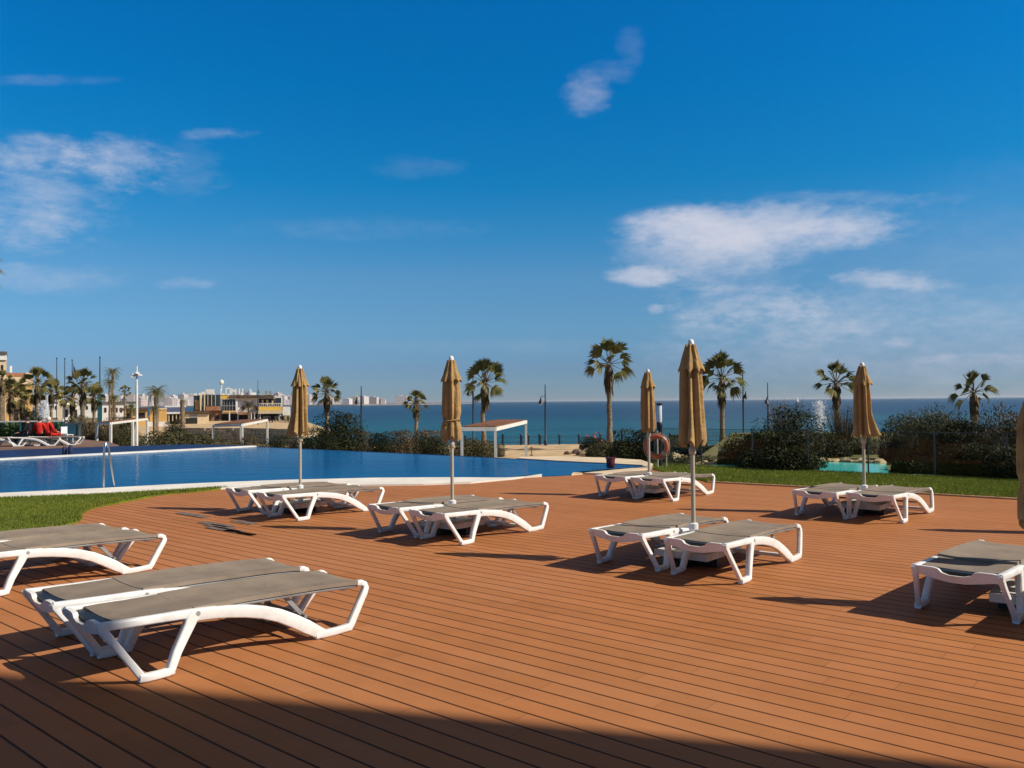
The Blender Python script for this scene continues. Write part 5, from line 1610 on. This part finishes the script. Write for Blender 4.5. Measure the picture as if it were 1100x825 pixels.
bx(r_, 'window', 'window_glass', 239, 253.0, 429, 443, D, 6, -.5)
bx(r_, 'window_frame', 'white_wall', 253.2, 255.4, 427, 443, D, 6, -.8)
bx(r_, 'window_frame', 'white_wall', 245.6, 255.4, 426.6, 428.6, D, 6, -.8)
bx(r_, 'upper_wall', 'white_wall', 255.6, 278, 427, 442.6, D, 7)
for u0 in (259.5, 272.5): 
    p = lpt(r_, u0 + 2, 438.3, -.3)
    b = MB().tube((0, 0, 0), (0, -.2, 0), .42, n=14); b.build('round_ornament', M['dark_inside'], r_, loc=tuple(p))
bx(r_, 'thatched_roof', 'thatch', 246, 294, 424.4, 427.6, D, 7, -1.2)
bx(r_, 'upper_dark', 'dark_inside', 278, 295, 428, 436, D, 6, .4)
bx(r_, 'balcony', 'sun_yellow', 278, 303, 436.8, 440.8, D, 1.4, -1.6)
bx(r_, 'fascia', 'cream_wall', 277, 303.4, 441, 444.4, D, 7, -1.8)
bx(r_, 'glass_box', 'window_glass', 296, 301.8, 427.6, 436.4, D, 4)
bx(r_, 'glass_box_frame', 'white_wall', 295, 303, 426, 427.4, D, 4.2, -.1)
bx(r_, 'glass_box_frame', 'white_wall', 302, 303.2, 427.6, 436.6, D, 4.2, -.1)
bx(r_, 'ground_floor', 'dark_inside', 238, 304, 444.6, 459, D, 6, .5, bottom=LAND_Z)
bx(r_, 'slab_edge', 'cream_wall', 238, 277, 443, 444.4, D, 6.6, -.6)
for u0 in (246, 255, 269.5, 273, 279, 299.5): bx(r_, 'post', 'white_paint', u0, u0 + (2.6 if u0 > 299 else 1.1), 443, 460, D, .4, -1.4, bottom=LAND_Z)
bx(r_, 'side_wall', 'white_wall', 303.6, 312, 437, 446, D, 5, .2)
p = lpt(r_, 237.8, 410.5)
MB().tube((p.x, 1, p.z - 1.6), (p.x, 1, p.z), .10, n=6).build('dish_pole', M['white_wall'], r_)
MB().ball((p.x, 1, p.z), .42, 8, (1, .7, 1.2)).build('roof_dish', M['white_wall'], r_, smooth=60)
# white letter shapes standing on the roof edge (too small to read in the photograph)
def stroke_letter(kind, u):
    a = lpt(r_, u, 423.8, -1); b = lpt(r_, u, 417.2, -1); h_ = b.z - a.z; w = h_ * .62; t = .2
    S_ = {'L': [((0, 0), (0, 1)), ((0, 0), (1, 0))], 'O': [((0, 0), (0, 1)), ((1, 0), (1, 1)), ((0, 0), (1, 0)), ((0, 1), (1, 1))], 'M': [((0, 0), (0, 1)), ((1, 0), (1, 1)), ((0, 1), (.5, .4)), ((.5, .4), (1, 1))], 'I': [((.5, 0), (.5, 1))]}[kind]
    m = MB(); o = a
    for (x0, z0), (x1, z1) in S_:
        m.bar((o.x + x0 * w, o.y, o.z + z0 * h_), (o.x + x1 * w, o.y, o.z + z1 * h_), t, t, (0, 1, 0))
    m.build('sign_letter', M['white_paint'], r_)
for kd_, u in (('L', 237.5), ('O', 243), ('M', 249), ('I', 255), ('I', 258.5)): stroke_letter(kd_, u)
for u0 in (240.5, 243.5, 246.5, 249.5): bx(r_, 'mullion', 'grey_plastic', u0, u0 + .5, 429, 443, D, .1, -.7)
bx(r_, 'mullion', 'grey_plastic', 239, 253, 435.6, 436.2, D, .1, -.72)
for u0 in (223, 227, 231): bx(r_, 'mullion', 'cream_wall', u0, u0 + .6, 424.4, 436, D, .1, -1.15)
bx(r_, 'tower_panel', 'dark_inside', 223.8, 226.8, 430, 436, D, .1, -1.12)
bx(r_, 'lower_balcony', 'yellow_wall', 239, 254, 441.2, 443.0, D, .5, -.9)
bx(r_, 'awning', 'roof_tile', 256, 270, 443.2, 445.4, D, 1.6, -2.2)
for u0 in (262, 285, 289.5): bx(r_, 'roof_unit', 'grey_plastic', u0, u0 + 2.4, 419.8, 424.3, D, 1.2, 1)
bx(r_, 'roof_unit', 'white_wall', 268, 270, 417.5, 424.2, D, 1.2, .6)
for i in range(12): bx(r_, 'railing', 'white_paint', 279 + 2 * i, 279.4 + 2 * i, 433.6, 436.8, D, .06, -1.5)
bx(r_, 'railing', 'white_paint', 278.5, 302, 433.2, 433.7, D, .06, -1.52)
for u0 in (281, 286, 292): bx(r_, 'window', 'cream_wall', u0, u0 + 2.2, 429.5, 435, D, .1, .3)
for u0, c in ((284, 'red_cloth'), (289, 'white_cloth'), (295, 'sun_yellow')): bx(r_, 'menu_panel', c, u0, u0 + 1.6, 447, 451, D, .1, .35)
# cafe tables on its terrace
rr = random.Random(12)
for i, u in enumerate((283, 287.5, 291, 294, 297, 301, 305, 308, 311)):
    d = 136 + rr.uniform(-6, 6); p = at(u, 450, d)
    t_ = empty('cafe_chair', (p.x, d, LAND_Z + .15), rr.uniform(0, 6), 'dark cafe chair on the sandy terrace of the restaurant', 'chair', 'dark cafe chairs before the restaurant')
    MB().box(-.25, .25, -.25, .25, .42, .48).build('seat', M['dark_inside'], t_)
    MB().box(-.25, .25, .2, .26, .48, 1.0).build('backrest', M['dark_inside'], t_)
    for sx in (-1, 1):
        for sy in (-1, 1): MB().box(sx * .22 - .03, sx * .22 + .03, sy * .22 - .03, sy * .22 + .03, 0, .42).build('leg', M['dark_inside'], t_)
# dry stone wall before the sandy bank
def stone_wall(u0, u1, vtop, d0, d1, label, seed):
    a = at(u0, vtop, d0); b = at(u1, vtop, d1)
    root = empty('stone_wall', (a.x, a.y, LAND_Z), 0, label, 'wall')
    Lw = math.hypot(b.x - a.x, b.y - a.y); dx, dy = (b.x - a.x) / Lw, (b.y - a.y) / Lw
    rr = random.Random(seed); m = MB(); H = (a.z + b.z) / 2 - LAND_Z
    rows = 5
    for r2 in range(rows):
        s = 0
        while s < Lw:
            w = rr.uniform(.35, .8); hh = H / rows
            q0 = (dx * s, dy * s, hh * (r2 + .5)); q1 = (dx * (s + w - .03), dy * (s + w - .03), hh * (r2 + .5))
            m.bar(q0, q1, .5 + rr.uniform(-.12, .12), hh * rr.uniform(.84, .98)); s += w
    m.build('stones', M['stone'], root)
    return root
stone_wall(186, 262, 459.5, 70, 68, 'pale rubble stone wall behind the olive scrub', 1)
stone_wall(264, 322, 460, 67, 62, 'pale rubble stone wall behind the second beach shelter, towards the sea', 2)

# far shore and town
slab('far_shore', [(-2600, 1500), (-300, 1560), (-120, 1700), (-110, 2300), (-200, 2700), (-2600, 2700)], SEA_Z - 5, SEA_Z + 2.0, mat('far_shore', (0.30, 0.25, 0.21), .95, .2, .01, coord='World'))
rr = random.Random(77)
def town_house():
    b = MB().box(-.5, .5, -.5, .5, 0, 1); b.box(-.2, .1, -.2, .2, 1.0, 1.12)
    return b
first = None
TG = 'white blocks of the town across the bay'
for i in range(150):
    u = rr.uniform(-20, 412)
    if u > 330 and rr.random() < .35: continue
    dist = rr.uniform(1580, 2300)
    hpx = rr.choice((4, 5, 6, 7, 8)) * rr.uniform(.6, 1.1) * (1.35 if u < 330 else .8)
    p = at(u, 432, dist)
    if first is None:
        first = town_house().build('town_block', M['town']); o = first
    else:
        o = first.copy(); COL.objects.link(o)
    wpx = rr.uniform(3, 10)
    o.location = (p.x, dist, SEA_Z + 1.9); o.scale = (wpx * dist / FPX, rr.uniform(12, 25), (hpx + 2.0) * dist / FPX)
    o.rotation_euler = (0, 0, rr.uniform(-.3, .3))
    tag(o, 'small pale block in the hazy town across the bay', 'building', TG)
o = first.copy(); COL.objects.link(o)
p = at(431, 432, 1700); o.location = (p.x, 1700, SEA_Z + 1.9); o.scale = (12 * 1700 / FPX, 20, 8.6 * 1700 / FPX); o.rotation_euler = (0, 0, 0)
tag(o, 'larger pale block standing alone at the sea end of the far town', 'building', TG)
slab('far_point', [(-330, 1620), (-195, 1660), (-190, 1760), (-330, 1760)], SEA_Z - 4, SEA_Z + 1.5, M['sand'])

# ------------------------------------------------------------------ the hotel block behind the camera that shades the near deck
cx_, cy_ = 13.6, 0.86
hb = empty('apartment_block', (cx_, cy_, 0), R(-20), 'tall white apartment block behind the deck whose shadow falls on the near boards', 'building')
MB().box(0, 26, -14, 0, -1.0, 21).build('wall', M['white_wall'], hb)
MB().box(-.0, 26.3, -14.3, .0, 21.0, 21.4).build('roof', M['roof_grey'], hb)
for fl_ in range(6):
    for k in range(5):
        MB().box(-.04, .02, -3.4 - 2.2 * k, -2.0 - 2.2 * k, .6 + 3.3 * fl_, 2.8 + 3.3 * fl_).build('window', M['window_glass'], hb)

# ------------------------------------------------------------------ sea air: distant things fade a little
hm = bpy.data.materials.new('sea_air'); hm.use_nodes = True
ht = hm.node_tree; ht.nodes.remove(ht.nodes['Principled BSDF'])
pv = nd(ht, 'ShaderNodeVolumePrincipled')
pv.inputs['Color'].default_value = (0.80, 0.86, 0.93, 1)
pv.inputs['Density'].default_value = 0.00009
pv.inputs['Anisotropy'].default_value = 0.2
ht.links.new(pv.outputs[0], ht.nodes['Material Output'].inputs['Volume'])
hz = MB().box(-30500, 30500, -800, 40500, -10.0, 26.0).build('haze', hm)
tag(hz, kind='stuff')
